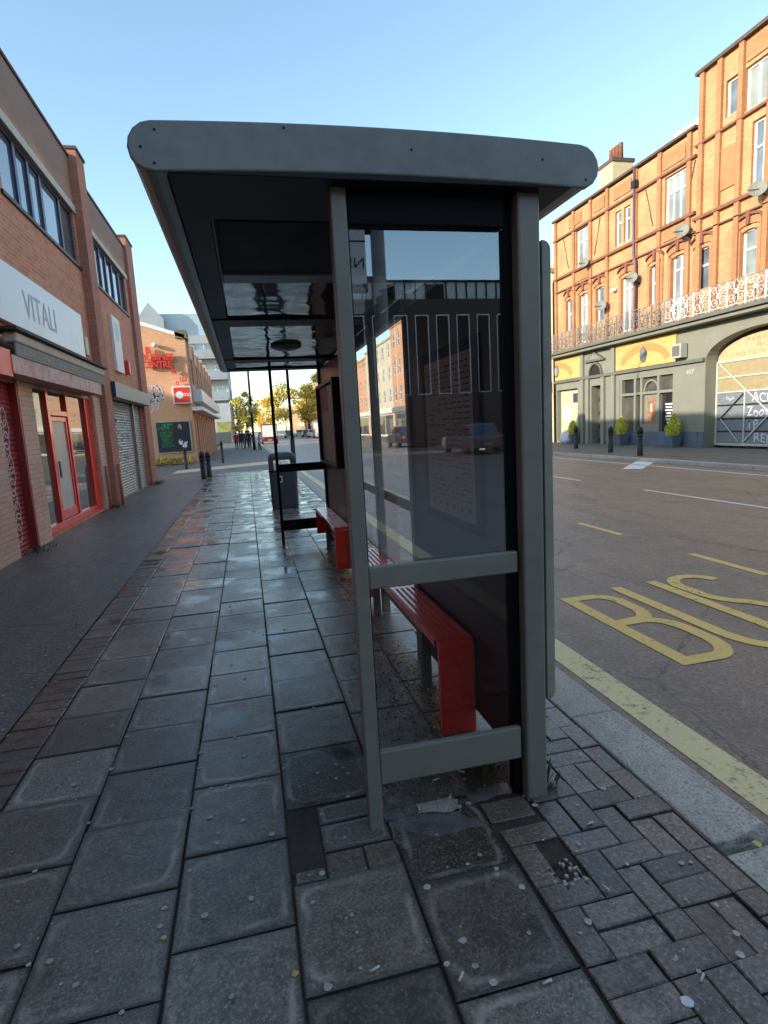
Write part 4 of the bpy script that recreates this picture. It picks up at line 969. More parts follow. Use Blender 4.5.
mb.face([(17.6, YT, 11.9), (24, YT, 11.9), (24, YT, 13.75), (17.6, YT, 13.75)], ORB); mb.face([(17.6, YE, 0), (26, YE, 0), (26, YE, 11.95), (17.6, YE, 11.95)], ORB)
mb.box(17.86, 26, YS, YE-.01, 4.5, 11.5, LBR2); mb.box(17.86, 24, YS, YT-.01, 11.5, 13.4, ORB); mb.box(18.3, 26, YS, YE-.01, 0, 4.5, LBR2)
W(mb, 'upper_wall', rb)
def rwin(a, b, c, d, n, rows=1, gm=GLAZ, hz=None): adopt(window(None, PR, a, b, c, d, rec=.16, fm=WHITEF, gm=gm, nv=n, nh=rows, fr=.07, hz=hz), rb)
for i, (a, b, c, d, n) in enumerate(top): rwin(b, a, c, d, n, gm=GLAZC if i % 3 == 0 else GLAZ, hz=[c+(d-c)*.66])
for i, (a, b, n) in enumerate(first): rwin(b, a, FZ if n == 2 else 6.05, 7.72 if a > YT else 7.62, n, gm=GLAZC if i % 2 else GLAZ, hz=[7.15 if n == 2 else 6.95])
for i, (a, b, c, d, n) in enumerate(toww): rwin(b, a, c, d, n, gm=GLAZC if i % 2 else GLAZ, hz=[c+(d-c)*.62] if d-c > 1.5 else None)
# surrounds and arched hood mouldings of the first floor windows
for a, b, n in first:
    zt_ = 7.72 if a > YT else 7.62; z0 = FZ if n == 2 else 6.05
    mb = MB(); fbox(mb, PR, b-.16, b-.005, z0, zt_-.02, .003, .05, TERR); fbox(mb, PR, a+.005, a+.16, z0, zt_-.02, .003, .05, TERR)
    c = (a+b)/2; hw = (a-b)/2+.16
    lo = [(c+hw*math.cos(math.radians(t)), zt_-.03+.16*math.sin(math.radians(t))) for t in range(0, 181, 15)]
    up = [(c+hw*1.02*math.cos(math.radians(t)), zt_+.16+.20*math.sin(math.radians(t))) for t in range(180, -1, -15)]
    mb.prism(lo+up, lambda u, z: PR(u, z, .003), lambda u, z: PR(u, z, .06), TERR)
    hood = [(c+hw*1.1*math.cos(math.radians(t)), zt_+.20+.22*math.sin(math.radians(t))) for t in range(0, 181, 15)]+[(c+hw*1.1*math.cos(math.radians(t)), zt_+.26+.25*math.sin(math.radians(t))) for t in range(180, -1, -15)]
    mb.prism(hood, lambda u, z: PR(u, z, .004), lambda u, z: PR(u, z, .11), TRIM)
    fbox(mb, PR, c-.07, c+.07, zt_+.12, zt_+.52, .062, .13, TRIM)
    # arched infill hides the square corners of the head
    mb.prism([(b, zt_), (b, zt_-.09), (c-.1, zt_-.02), (c+.1, zt_-.02), (a, zt_-.09), (a, zt_)], lambda u, z: PR(u, z, -.1), lambda u, z: PR(u, z, .002), TERR)
    W(mb, 'window_surround', rb)
# pilaster strips with dark joints
pil = [30.85, 29.55+.0, 28.05+.95, 27.25, 26.0, 25.9-1.35+1.6, 23.75, 22.5, 20.55]
for y in (30.82, 29.0, 27.45, 26.05, 23.95, 22.42, 20.75):
    mb = MB(); mb.box(17.50, 17.595, y-.10, y+.10, 5.0, 12.0, TERR); mb.box(17.53, 17.597, y+.105, y+.15, 5.3, 11.7, DTRIM); W(mb, 'pilaster', rb)
for y in (20.15, 19.3, 18.36, 17.15, 16.2, 14.95, 13.1, 12.2, 10.2, 8.2):
    mb = MB(); mb.box(17.48, 17.595, y-.10, y+.10, 5.0, 13.8, TERR); mb.box(17.52, 17.597, y+.105, y+.15, 5.3, 13.5, DTRIM); W(mb, 'pilaster', rb)
for za, zb, d, mt in ((12.0, 12.10, .18, DTRIM), (10.98, 11.07, .13, TRIM), (8.93, 9.04, .15, TRIM), (8.25, 8.31, .12, TRIM)):
    mb = MB(); fbox(mb, PR, YT, YE+.05, za, zb, -.01 if za < 11.5 else -.3, d, mt); W(mb, 'string_course', rb)
for za, zb, d, mt in ((13.75, 13.87, .18, DTRIM), (11.30, 11.38, .13, TRIM), (8.65, 8.76, .16, TRIM), (8.15, 8.2, .12, TRIM)):
    mb = MB(); fbox(mb, PR, YS, YT+.05, za, zb, -.01 if za < 13 else -.3, d, mt); W(mb, 'string_course', rb)
for a, b, c, d in ((29.5, 28.0+.3, 11.25, 11.8), (27.2, 26.3, 11.25, 11.8), (25.6, 24.3, 11.25, 11.8), (22.3, 21.0, 11.2, 11.8), (18.2, 17.3, 13.0, 13.6), (28.9, 27.7, 8.4, 8.85), (22.2, 21, 8.4, 8.85), (19.2, 18.5, 9.3, 10.7)):
    mb = MB(); fbox(mb, PR, b, a, c, d, .003, .05, TERR); W(mb, 'terracotta_panel', rb, .02)
mb = MB()     # raking wrought strap ornaments between top windows
for y, s in ((29.9, 1), (26.8, -1), (23.2, 1), (20.9-.3, -1)):
    mb.tube([PR(y+s*(-.35+.06*i), 9.3+.2*i, .02+.01*math.sin(i)) for i in range(9)], .02, DTRIM, 5)
W(mb, 'strap_ornament', rb)
CY = atX(616, 175, 20.2).y; CZ = atX(605, 165, 19.5).z
mb = MB(); mb.box(19.6, 20.8, CY-.6, CY+.6, 11.5, CZ, TERY); mb.box(19.54, 20.86, CY-.66, CY+.66, CZ-.02, CZ+.15, DTRIM); ch = W(mb, 'chimney_stack', rb)
for i in range(4):
    mb = MB(); mb.lathe([(.13, 0), (.11, .75), (.13, .8)], (20.2, CY-.4+i*.27, CZ+.15), TRIM, 10); WW(mb, 'chimney_pot', rb, ch)
mb = MB(); mb.box(18.0, 19.2, 28.0, 29.0, 12.1, 12.4, DTRIM); mb.box(18.0, 20, 20.6, 22.2, 12.1, 12.6, M('skylight', (.7, .72, .72), .3)); W(mb, 'roof_hatch', rb)
mb = MB(); mb.prism([(YT, 12.0), (YE, 12.0), (YE, 12.05), (YT, 12.05)], lambda u, z: (17.6, u, z), lambda u, z: (26, u, z+.02), SLATE); W(mb, 'roof', rb)
mb = MB(); mb.tube([PR(23.93, 12.0, .16), PR(23.93, 8.4, .16), PR(23.8, 8.1, .16), PR(23.8, 5.3, .16)], .05, M('purple_downpipe', (.12, .07, .12), .5), 8); mb.box(17.36, 17.56, 23.8, 24.05, 11.2, 11.5, IRON); W(mb, 'downpipe', rb)
for px, py, r in ((584, 263, .24), (682, 231, .27), (601, 306, .27), (632, 278, .25), (758, 189, .28)):
    p = atX(px, py, 17.2); mb = MB()
    mb.lathe([(.02, .05), (r*.5, .03), (r*.95, -.03), (r, -.06), (r*.93, -.05), (r*.5, .01)], (0, 0, 0), M('satellite_dish', (.19, .19, .16), .7), 18)
    q = Vector((-.72, -.62, .3)).normalized().to_track_quat('-Z', 'Y').to_matrix()
    mb.v = [tuple(q @ Vector(v) + p) for v in mb.v]; mb.tube([p, (17.6, p.y, p.z-.25)], .025, IRON, 6); mb.tube([p, p+Vector((-.3, .15, .0))], .012, IRON, 5)
    W(mb, 'satellite_dish', rb)
p = atX(614, 290, 17.5); mb = MB(); mb.lathe([(.02, -.1), (.14, -.06), (.16, 0), (.14, .06), (.02, .1)], tuple(p), WHITE, 10); W(mb, 'alarm_bell', rb)
# balcony
bal = thing('iron_balcony', 'long ornate wrought iron balcony railing over the olive ground floor', 'balcony', (17.1, 23, 5)); bal.parent = None
mb = MB(); mb.box(16.95, 17.592, YS, YE+.1, 4.86, 5.0, OLIVED); mb.box(17.1, 17.592, YS, YE+.1, 4.72, 4.858, OLIVE); slb = W(mb, 'slab', bal, .01)
def spiral(c, r, a0, turns, sgn=1, n=12):
    return [(c[0]+r*(1-i/n*.8)*math.cos(a0+sgn*turns*6.28*i/n), c[1]+r*(1-i/n*.8)*math.sin(a0+sgn*turns*6.28*i/n)) for i in range(n+1)]
y = YS+.1; ip = 0
while y < YE:
    mt = IRONW if y < 20.7 else IRONB
    mb = MB(); X = 17.0; z0, z1 = 5.0, 5.93; wd = .80; ye = min(y+wd, YE+.1)
    mb.box(X-.015, X+.015, y, ye, z1-.03, z1, IRONB); mb.box(X-.012, X+.012, y, ye, z0+.06, z0+.085, mt)
    mb.box(X-.018, X+.018, y, y+.035, z0, z1-.03, mt)
    q = lambda u, v: (X, u, v); cy_ = y+.42
    for s in (-1, 1):
        for (c, r, a0) in (((cy_+s*.19, 5.70), .16, 0), ((cy_+s*.19, 5.32), .18, 3.1), ((cy_+s*.05, 5.5), .10, 1.5)):
            mb.tube([q(u, v) for u, v in spiral(c, r, a0, 1.3, s)], .014, mt, 4)
        mb.tube([q(cy_+s*.02, 5.08), q(cy_+s*.10, 5.3), q(cy_+s*.02, 5.5), q(cy_+s*.12, 5.75), q(cy_+s*.02, 5.9)], .014, mt, 4)
        mb.tube([q(cy_+s*.36, 5.06), q(cy_+s*.36, 5.9)], .010, mt, 4)
    o = W(mb, 'railing_panel', bal); y += wd; ip += 1
# ground floor
gf = MB()
GZ = 4.72
archc, archr, spring = 17.15, 2.55, 3.36
def arch_pts(n=18): return [(archc+archr*math.cos(math.radians(180*i/n)), spring+.93*math.sin(math.radians(180*i/n))) for i in range(n+1)]
gops = [(31.5, 28.6, 0, 0)]
shopw = (25.10, 21.35, .0, 3.15); doorw = (27.45, 26.45, .0, 2.95); leftw = (30.9, 28.75, .1, 2.95)
facade(gf, PR, archc+archr, 31.0, 0, GZ-.003, [(o[1], o[0], max(0, o[2]), o[3]) for o in (shopw, doorw, leftw)], OLIVE, .5)
# arch spandrel
ap = arch_pts()
for (a, b) in zip(ap, ap[1:]):
    gf.face([PR(a[0], a[1]), PR(b[0], b[1]), PR(b[0], GZ-.003), PR(a[0], GZ-.003)], OLIVE)
    gf.face([PR(a[0], a[1]), PR(b[0], b[1]), PR(b[0], b[1], -.65), PR(a[0], a[1], -.65)], OLIVE)
for u in (archc+archr, archc-archr): gf.face([PR(u, 0), PR(u, spring), PR(u, spring, -.65), PR(u, 0, -.65)], OLIVE)
facade(gf, PR, YS, archc-archr, 0, GZ-.003, [(8.0, 12.6, .6, 3.0)], OLIVE, .4)
W(gf, 'ground_floor_wall', rb)
mb = MB(); fbox(mb, PR, 20.02, 21.2, 0, .62, .003, .03, BLUEG); fbox(mb, PR, archc+archr+.01, 20.0, 0, .6, .003, .03, BLUEG); W(mb, 'shade_blue_plinth', rb)  # shade at the foot of the pier painted as a bluish band
for a, b in ((25.32, 21.28), (31.0, 28.3)):
    mb = MB(); fbox(mb, PR, b, a, 3.50, 4.66, .01, .06, OCHRE); pnl = W(mb, 'ochre_panel', rb)
    c = (a+b)/2 if a < 30 else 30.8
    mb = MB(); mb.prism([(c+.22*math.cos(t*math.pi/10), 4.02+.34*math.sin(t*math.pi/10)) for t in range(20)], lambda u, z: PR(u, z, .06), lambda u, z: PR(u, z, .10), OLIVED)
    mb.prism([(c+.15*math.cos(t*math.pi/10), 4.02+.26*math.sin(t*math.pi/10)) for t in range(20)], lambda u, z: PR(u, z, .10), lambda u, z: PR(u, z, .11), GLAZC); WW(mb, 'oval_window', rb, pnl)
    R_ = [(c+1.75*math.cos(math.radians(t)), 3.55+.95*math.sin(math.radians(t))) for t in range(15, 166, 10)]; R2 = [(c+1.45*math.cos(math.radians(t)), 3.5+.68*math.sin(math.radians(t))) for t in range(165, 14, -10)]
    R_ = [(min(max(u, b+.05), a-.05), z) for u, z in R_]; R2 = [(min(max(u, b+.05), a-.05), z) for u, z in R2]
    mb = MB(); mb.prism(R_+R2, lambda u, z: PR(u, z, .06), lambda u, z: PR(u, z, .075), M('orange_arch_brick', (.50, .23, .075), .7, 0, .2, 8)); WW(mb, 'relieving_arch', rb, pnl)
mb = MB(); fbox(mb, PR, 19.72, 31.0, 3.34, 3.47, .003, .14, OLIVED); W(mb, 'ledge', rb)
mb = MB()
for u in (28.2, 27.7, 26.35, 25.5): fbox(mb, PR, u-.13, u+.13, 0, 4.7 if u in (28.2, 25.5) else 3.33, .003, .12, OLIVE)
W(mb, 'ground_pilaster', rb)
mb = MB(); fbox(mb, PR, 26.2, 27.9, 4.16, 4.22, .003, .16, OLIVED); mb.prism([(26.2, 4.22), (27.9, 4.22), (27.05, 4.62)], lambda u, z: PR(u, z, .003), lambda u, z: PR(u, z, .14), OLIVED)
mb.prism([(26.45, 4.27), (27.65, 4.27), (27.05, 4.54)], lambda u, z: PR(u, z, .14), lambda u, z: PR(u, z, .145), OLIVE)
mb.prism([(27.05+.5*math.cos(math.radians(t)), 3.5+.52*math.sin(math.radians(t))) for t in range(0, 181, 15)], lambda u, z: PR(u, z, .003), lambda u, z: PR(u, z, .03), GLAZD)
mb.prism([(27.05+.60*math.cos(math.radians(t)), 3.5+.62*math.sin(math.radians(t))) for t in range(0, 181, 15)]+[(27.05+.5*math.cos(math.radians(t)), 3.5+.52*math.sin(math.radians(t))) for t in range(180, -1, -15)], lambda u, z: PR(u, z, .003), lambda u, z: PR(u, z, .09), OLIVED)
W(mb, 'door_pediment', rb)
mb = MB(); fbox(mb, PR, 26.47, 27.43, .05, 2.93, -.42, -.36, M('black_green_door', (.04, .045, .03), .3)); dd = W(mb, 'front_door', rb)
mb = MB()
for z0_, z1_ in ((.25, .75), (.95, 1.45), (1.65, 2.15), (2.35, 2.75)):
    for u0_ in (26.55, 27.0): fbox(mb, PR, u0_, u0_+.36, z0_, z1_, -.36, -.335, M('door_moulding', (.10, .10, .06), .4))
fbox(mb, PR, 26.85, 27.05, 1.50, 1.58, -.36, -.32, M('brass', (.5, .38, .15), .3, .8)); WW(mb, 'door_panels', rb, dd, .008)
# shopfront of the olive shop
def rbx(mb, a, b, c, d, d0, d1, mat): fbox(mb, PR, min(a, b), max(a, b), c, d, d0, d1, mat)
mb = MB()
rbx(mb, 25.1, 21.35, 0, .62, -.3, -.02, BLUEG); rbx(mb, 25.1, 21.35, 3.03, 3.15, -.3, -.01, OLIVE); rbx(mb, 25.1, 21.35, 2.28, 2.40, -.3, -.015, OLIVE)
for u in (25.02, 24.0, 23.55, 22.42, 21.45): rbx(mb, u+.07, u-.07, .62, 3.03, -.3, -.02, OLIVE)
rbx(mb, 23.48, 22.49, .62, .95, -.3, -.03, OLIVE)
sfr = W(mb, 'shopfront_frame', rb, .004)
for a, b, c, d, gm in ((24.95, 24.07, .62, 2.28, GLAZS), (23.93, 23.62, .62, 2.28, GLAZD), (22.35, 21.52, .62, 2.28, GLAZD), (24.95, 24.07, 2.4, 3.03, GLAZD), (22.35, 21.52, 2.4, 3.03, GLAZS), (23.93, 22.49, 2.4, 3.03, GLAZS)):
    mb = MB(); mb.face([PR(a, c, -.2), PR(b, c, -.2), PR(b, d, -.2), PR(a, d, -.2)], gm); WW(mb, 'shop_window', rb, sfr, fixn=False)
mb = MB(); rbx(mb, 23.46, 22.51, .03, 2.26, -.22, -.14, OLIVE); rbx(mb, 23.25, 22.72, .95, 2.1, -.138, -.13, M('door_notice_glass', (.30, .15, .08), .3, 0, .6, 9)); rbx(mb, 23.02, 22.94, 1.5, 1.85, -.129, -.124, WHITE); WW(mb, 'door', rb, sfr, .004)
mb = MB()
mb.prism([(22.98+.5*math.cos(math.radians(t)), 2.42+.5*math.sin(math.radians(t))) for t in range(0, 181, 15)]+[(22.98+.42*math.cos(math.radians(t)), 2.42+.42*math.sin(math.radians(t))) for t in range(180, -1, -15)], lambda u, z: PR(u, z, -.19), lambda u, z: PR(u, z, -.10), OLIVE)
for i, wl in enumerate((.42, .36, .44, .30, .40, .34, .2)):
    rbx(mb, 21.95+wl/2, 21.95-wl/2, 1.75-i*.13, 1.82-i*.13, -.198, -.195, WHITE)
WW(mb, 'window_lettering', rb, sfr)
mb = MB(); add_text(mb, '407', lambda u, v, d: PR(20.75-u*.45, 2.93+v*.16, .006), CONL); W(mb, 'street_number', rb, fixn=False)
p = atX(679, 351, 17.4); mb = MB(); mb.box(17.25, 17.55, p.y-.28, p.y+.28, p.z-.28, p.z+.28, CON); mb.box(17.24, 17.25, p.y-.2, p.y+.2, p.z-.2, p.z+.2, OLIVED); W(mb, 'projecting_lantern', rb, .02)
# left shop window (edge)
mb = MB(); rbx(mb, 30.9, 28.75, .1, 2.95, -.3, -.25, M('pale_olive_door', (.42, .42, .28), .6)); rbx(mb, 30.6, 29.9, 1.2, 2.0, -.249, -.24, SIGNW); rbx(mb, 29.6, 28.95, 2.2, 2.7, -.249, -.24, GLAZD); W(mb, 'shop_window', rb)
adopt(window(None, PR, 8.0, 12.6, .6, 3.0, rec=.2, fm=OLIVED, gm=GLAZD, nv=3, nh=1), rb)
# gate in the arch
gt_ = thing('yard_gate', 'wide grey and tan boarded gate with graffiti and white bracing inside the olive arch', 'gate', (18.1, 17.15, 0))
GX = 18.15
def PGt(u, z, d=0): return (GX-d, u, z)
gu0, gu1 = archc-archr+.02, archc+archr-.02
mb = MB(); mb.prism([(gu1, 3.26), (gu0, 3.26)]+[(archc-(archr-.05)*math.cos(math.radians(180*i/16)), 3.30+.86*math.sin(math.radians(180*i/16))) for i in range(17)], lambda u, z: PGt(u, z, 0), lambda u, z: PGt(u, z, .04), CREAM)
tym = W(mb, 'sign_board', gt_)
mb = MB()
GL_ = M('faded_green_letters', (.30, .27, .14), .6)
for s, ua, ub, za, zb in (('HACKNEY', 18.25, 16.2, 3.86, 4.0), ('ROAD', 17.85, 16.7, 3.62, 3.76), ('MOTOR ENGINEERS', 18.95, 15.2, 3.38, 3.52)):
    add_text(mb, s, lambda u, v, d: PGt(ua+u*(ub-ua), za+v*(zb-za), .046), GL_)
WW(mb, 'sign_lettering', gt_, tym, fixn=False)
mb = MB()
for za, zb, mt in ((2.68, 3.22, TAN), (2.12, 2.62, TAN), (1.62, 2.06, GATEG), (1.10, 1.56, GATEG), (.62, 1.04, GATEG), (.16, .56, GATEG)): fbox(mb, PGt, gu0, gu1, za, zb, 0, .03, mt)
fbox(mb, PGt, gu0, gu1, .1, 3.24, -.03, -.002, IRON)
brd = W(mb, 'boards', gt_)
mb = MB(); PALE = M('pale_gate_frame', (.46, .47, .42), .5)
for za in (3.21, 2.62, 2.06): fbox(mb, PGt, gu0, gu1, za, za+.055, .03, .07, PALE)
fbox(mb, PGt, gu0, gu1, .06, .15, .03, .08, PALE); fbox(mb, PGt, gu1-.08, gu1, .15, 3.2, .031, .075, PALE); fbox(mb, PGt, 18.28, 18.33, .15, 2.06, .031, .072, PALE)
def bar(u0_, z0_, u1_, z1_, w_=.05, mat=PALE):
    d = Vector((u1_-u0_, z1_-z0_)).normalized(); nn = Vector((-d.y, d.x))*w_/2
    mb.prism([(u0_+nn.x, z0_+nn.y), (u1_+nn.x, z1_+nn.y), (u1_-nn.x, z1_-nn.y), (u0_-nn.x, z0_-nn.y)], lambda u, z: PGt(u, z, .073), lambda u, z: PGt(u, z, .095), mat)
bar(19.5, 3.18, 15.9, .2); bar(18.3, .2, 15.9, 2.4); bar(19.4, 1.1, 18.35, 2.0, .035, IRON); bar(19.4, 1.1, 18.5, .2, .035)
W(mb, 'gate_frame', gt_)
mb = MB()
for s, ua, ub, za, zb in (('ACET', 18.0, 16.9, 1.68, 2.0), ('Zoos', 18.2, 17.3, 1.15, 1.5), ('TP', 18.2, 17.7, .66, 1.0), ('REKA', 17.85, 16.7, .2, .52), ('too', 19.2, 18.8, 1.78, 1.9)):
    add_text(mb, s, lambda u, v, d: PGt(ua+u*(ub-ua), za+v*(zb-za)+.04*math.sin(9*u), .034), GRAF)
fbox(mb, PGt, 16.9, 17.25, 1.2, 1.48, .034, .04, M('pink_notice', (.6, .35, .35), .6))
WW(mb, 'graffiti', gt_, brd, fixn=False)
# parapet / things on the far pavement
def bollard(x, y, h, label, r=.085, mat=IRON, cap=True, group='black bollards', name='bollard'):
    t = thing(name, label, 'bollard', (x, y, 0), group=group)
    mb = MB(); mb.lathe([(r, -.02), (r, .02), (r*.93, h*.72)], (x, y, 0), mat, 14); W(mb, 'shaft', t)
    mb = MB(); mb.lathe([(r*1.12, 0), (r*1.12, .05)], (x, y, h*.72), M('reflective_band', (.35, .35, .34), .4) if 'BAND' not in globals() else BAND, 14); W(mb, 'band', t)
    mb = MB(); mb.lathe([(r*.95, .0), (r*.95, h*.2), (r*.6, h*.25), (.01, h*.27)], (x, y, h*.72+.05), mat, 14); W(mb, 'cap', t)
    return t
BAND = M('band_grey', (.05, .05, .05), .4)
g_ = 'black bollards on the pavement across the road'
for px, py, lab in ((576, 446, 'black bollard across the road, leftmost, before the pale shop'), (610.6, 449.5, 'black bollard across the road standing before the black front door'), (640, 452.5, 'black bollard across the road, rightmost, before the olive shopfront')):
    p = atZ(px, py); s = .93; bollard(p.x*s, p.y*s, .98, lab, .10, group=g_)
g_ = 'bollards at the side street'
for px, py, lab, h in ((204, 479, 'black bollard with pale band at the side street, front one of the pair', .95), (209.5, 477, 'black bollard at the side street, rear one of the pair', .9), (186.5, 469, 'slim dark bollard standing in front of the dark poster', 1.0), (223, 463, 'dark and yellow bollard standing alone right of the pair', 1.15)):
    p = atZ(px, py); bollard(p.x, p.y, h, lab, .10 if h < 1 else .07, group=g_)
def planter(px, py, h, label):
    p = atZ(px, py); s = .985; x, y = 17.2, p.y*17.2/p.x
    t = thing('potted_conifer', label, 'plant', (x, y, 0), group='potted conifers outside the olive shopfront')
    mb = MB(); loft(mb, [rr(x, y, .20, .20, .03, 0), rr(x, y, .27, .27, .03, .48)], BLUEG); W(mb, 'planter', t)
    mb = MB(); mb.tube([(x, y, .4), (x, y, .8)], .03, BARK, 6); W(mb, 'trunk', t)
    mb = MB()
    for i in range(2600):
        v = random.random(); a_ = random.random()*6.28; z = .5+v*h*.85; r = (.27+.05*math.sin(7*v+3*a_))*(1-.2*v)*math.sin(math.pi*min(1, v*.8+.2))*random.uniform(.5, 1.15); a = a_; s_ = random.uniform(.03, .07)
        c = Vector((x+r*math.cos(a), y+r*math.sin(a), z)); d = Vector((random.uniform(-1, 1), random.uniform(-1, 1), random.uniform(-.2, 1)))*s_; e = Vector((random.uniform(-1, 1), random.uniform(-1, 1), random.uniform(-1, 1)))*s_
        mb.face([c, c+d, c+d+e], LEAFC)
    W(mb, 'foliage', t, fixn=False)
planter(621, 441, .95, 'yellow green potted conifer left of the olive shop door'); planter(673, 436, .95, 'yellow green potted conifer right of the olive shop window'); planter(573, 441, .8, 'yellow green potted conifer by the pale shop at the left')
mb = MB(); mb.lathe([(.25, 0), (.38, .2), (.3, .55), (.08, .7)], (17.0, 28.9, 0), M('white_sack', (.62, .60, .62), .7), 10); tag(mb.build('rubbish_sack'), 'white rubbish sack on the pavement beside the pale shop', 'sack')

# ================================================================== FAR TERRACES on the right
def house(y0, y1, h, mat, label, nfl=3, nw=3, x=17.6, shop=OLIVED, depth=10, roofm=SLATE, name='terraced_house', big=False, face=-1, group='houses along the far side of the road'):
    t = thing(name, label, 'house', (x, (y0+y1)/2, 0), group=group)
    P = (lambda u, z, d=0: (x+face*d, u, z)); o = []; fh = (h-3.6)/nfl
    for i in range(nw):
        for j in range(nfl):
            c = y0+(y1-y0)*(i+.5)/nw; o.append((c-.55, c+.55, 3.9+j*fh+.3, 3.9+j*fh+.3+min(1.8, fh*.62)))
    so_ = (y0+.5, y1-.5, .1, 2.8)
    mb = MB(); facade(mb, P, y0, y1, 0, h, o+[so_], mat, .15)
    xa, xb = sorted((x-face*.3, x-face*depth)); mb.box(xa, xb, y0, y1, 0, h-.5, mat); W(mb, 'wall', t)
    for q in o: adopt(window(None, P, *q, rec=.13, fm=WHITEF, gm=GLAZ, nv=1, nh=2, fr=.09), t)
    adopt(window(None, P, *so_, rec=.13, fm=shop, gm=GLAZS, nv=3, nh=1, fr=.12, name='shop_window'), t)
    mb = MB(); fbox(mb, P, y0+.1, y1-.1, 2.9, 3.5, .003, .25, shop); W(mb, 'shop_fascia', t)
    mb = MB(); fbox(mb, P, y0, y1, h-.05, h+.2, -.3, .15, CREAM); W(mb, 'cornice', t)
    mb = MB(); xa, xb = sorted((x-face*3, x-face*4.2)); mb.box(xa, xb, y1-1.6, y1-.1, h-.6, h+1.9, TERY); W(mb, 'chimney_stack', t)
    return t
house(31.3, 38, 9.6, TERY, 'yellow brick house adjoining the big orange brick building', 2, 3)
house(38, 46, 9.0, TERO, 'low red brick house on the far side, second beyond the orange building', 2, 3)
house(47.5, 55, 9.3, TERY, 'yellow brick house with cream shopfront seen through the shelter glass', 2, 3, shop=CREAM)
house(55, 69, 12.6, TERO, 'tall red brick house with grey shopfront seen through the shelter glass', 3, 6, shop=GATEG)
house(69, 84, 11.6, M('cream_render', (.55, .50, .38), .7), 'tall cream rendered house beyond the tall red one', 3, 5, shop=WHITE)
house(84, 100, 11, TERO, 'far red brick house beside the autumn trees', 3, 5, shop=WHITE)
house(100, 130, 13, TERY, 'far yellow brick block behind the green tree', 3, 9, shop=WHITE)
house(130, 170, 14, TERO, 'farthest red brick block of the right side', 3, 10, x=19, shop=WHITE)
for i in range(3): house(190+i*22, 212+i*22, 13-i, (TERY, TERO, TERY)[i], ('small distant yellow brick block closing the street', 'small distant red brick block closing the street', 'smallest distant yellow brick block closing the street')[i], 3, 5, x=24-i*3, shop=WHITE)
# left side beyond the modern block
house(128, 160, 11, TERY, 'far yellow brick block on the left side of the street', 3, 8, x=-2.6, face=1, group='houses on the left side of the street')
# buildings behind the photographer: seen reflected in the glass, and shading the pavement
bh = thing('dark_office_block', 'dark brick block with tall white framed windows reflected in the shelter glass', 'building', (8, -34, 0))
def PBk(u, z, d=0): return (u, -34+d, z)
bops = [(-3.0+i*1.45, -2.05+i*1.45, 3.4, 8.6) for i in range(22)]
mb = MB(); facade(mb, PBk, -6, 30, 0, 9.6, bops, DKBR, .12); mb.box(-6, 30, -46, -34.2, 0, 9.5, DKBR); W(mb, 'wall', bh)
for q in bops: adopt(window(None, PBk, *q, rec=.08, fm=WHITEF, gm=BLACK, nv=1, nh=1, fr=.07), bh)
mb = MB(); mb.box(1.5, 30, -44, -34.4, 9.6, 10.75, ZINC); W(mb, 'top_storey', bh)
mb = MB()
for i in range(40): mb.box(1.6+i*.72, 1.66+i*.72, -34.4, -34.3, 9.6, 10.75, BLACK)
mb.box(1.4, 30.1, -34.42, -34.2, 10.75, 10.85, BLACK)
for x in (5, 9, 12.5, 18, 21, 26): mb.box(x, x+1.2, -34.4, -34.33, 9.65, 10.6, BLACK)
W(mb, 'cladding_trim', bh)
for i, (a, b, h, mt, lab) in enumerate(((-28, -12, 8.5, DKBR, 'dark brick house behind the photographer, the farther of two'), (-12, -1, 7.2, DKBR, 'low dark brick house behind the photographer opposite the bus stop'), (-1, 5.8, 10.5, TERY, 'yellow brick house right of the olive arch outside the picture'))):
    house(a, b, h, mt, lab, 2, 4, shop=REDW if i == 1 else OLIVED, group='houses behind the photographer')

house(12, 30, 14.2, LBR2, 'unseen brown brick house added beyond the shops to shade the gable', 3, 5, x=-38, face=1, group='unseen houses added behind the shops')  # out-of-view block added to cast shade on the lower gable
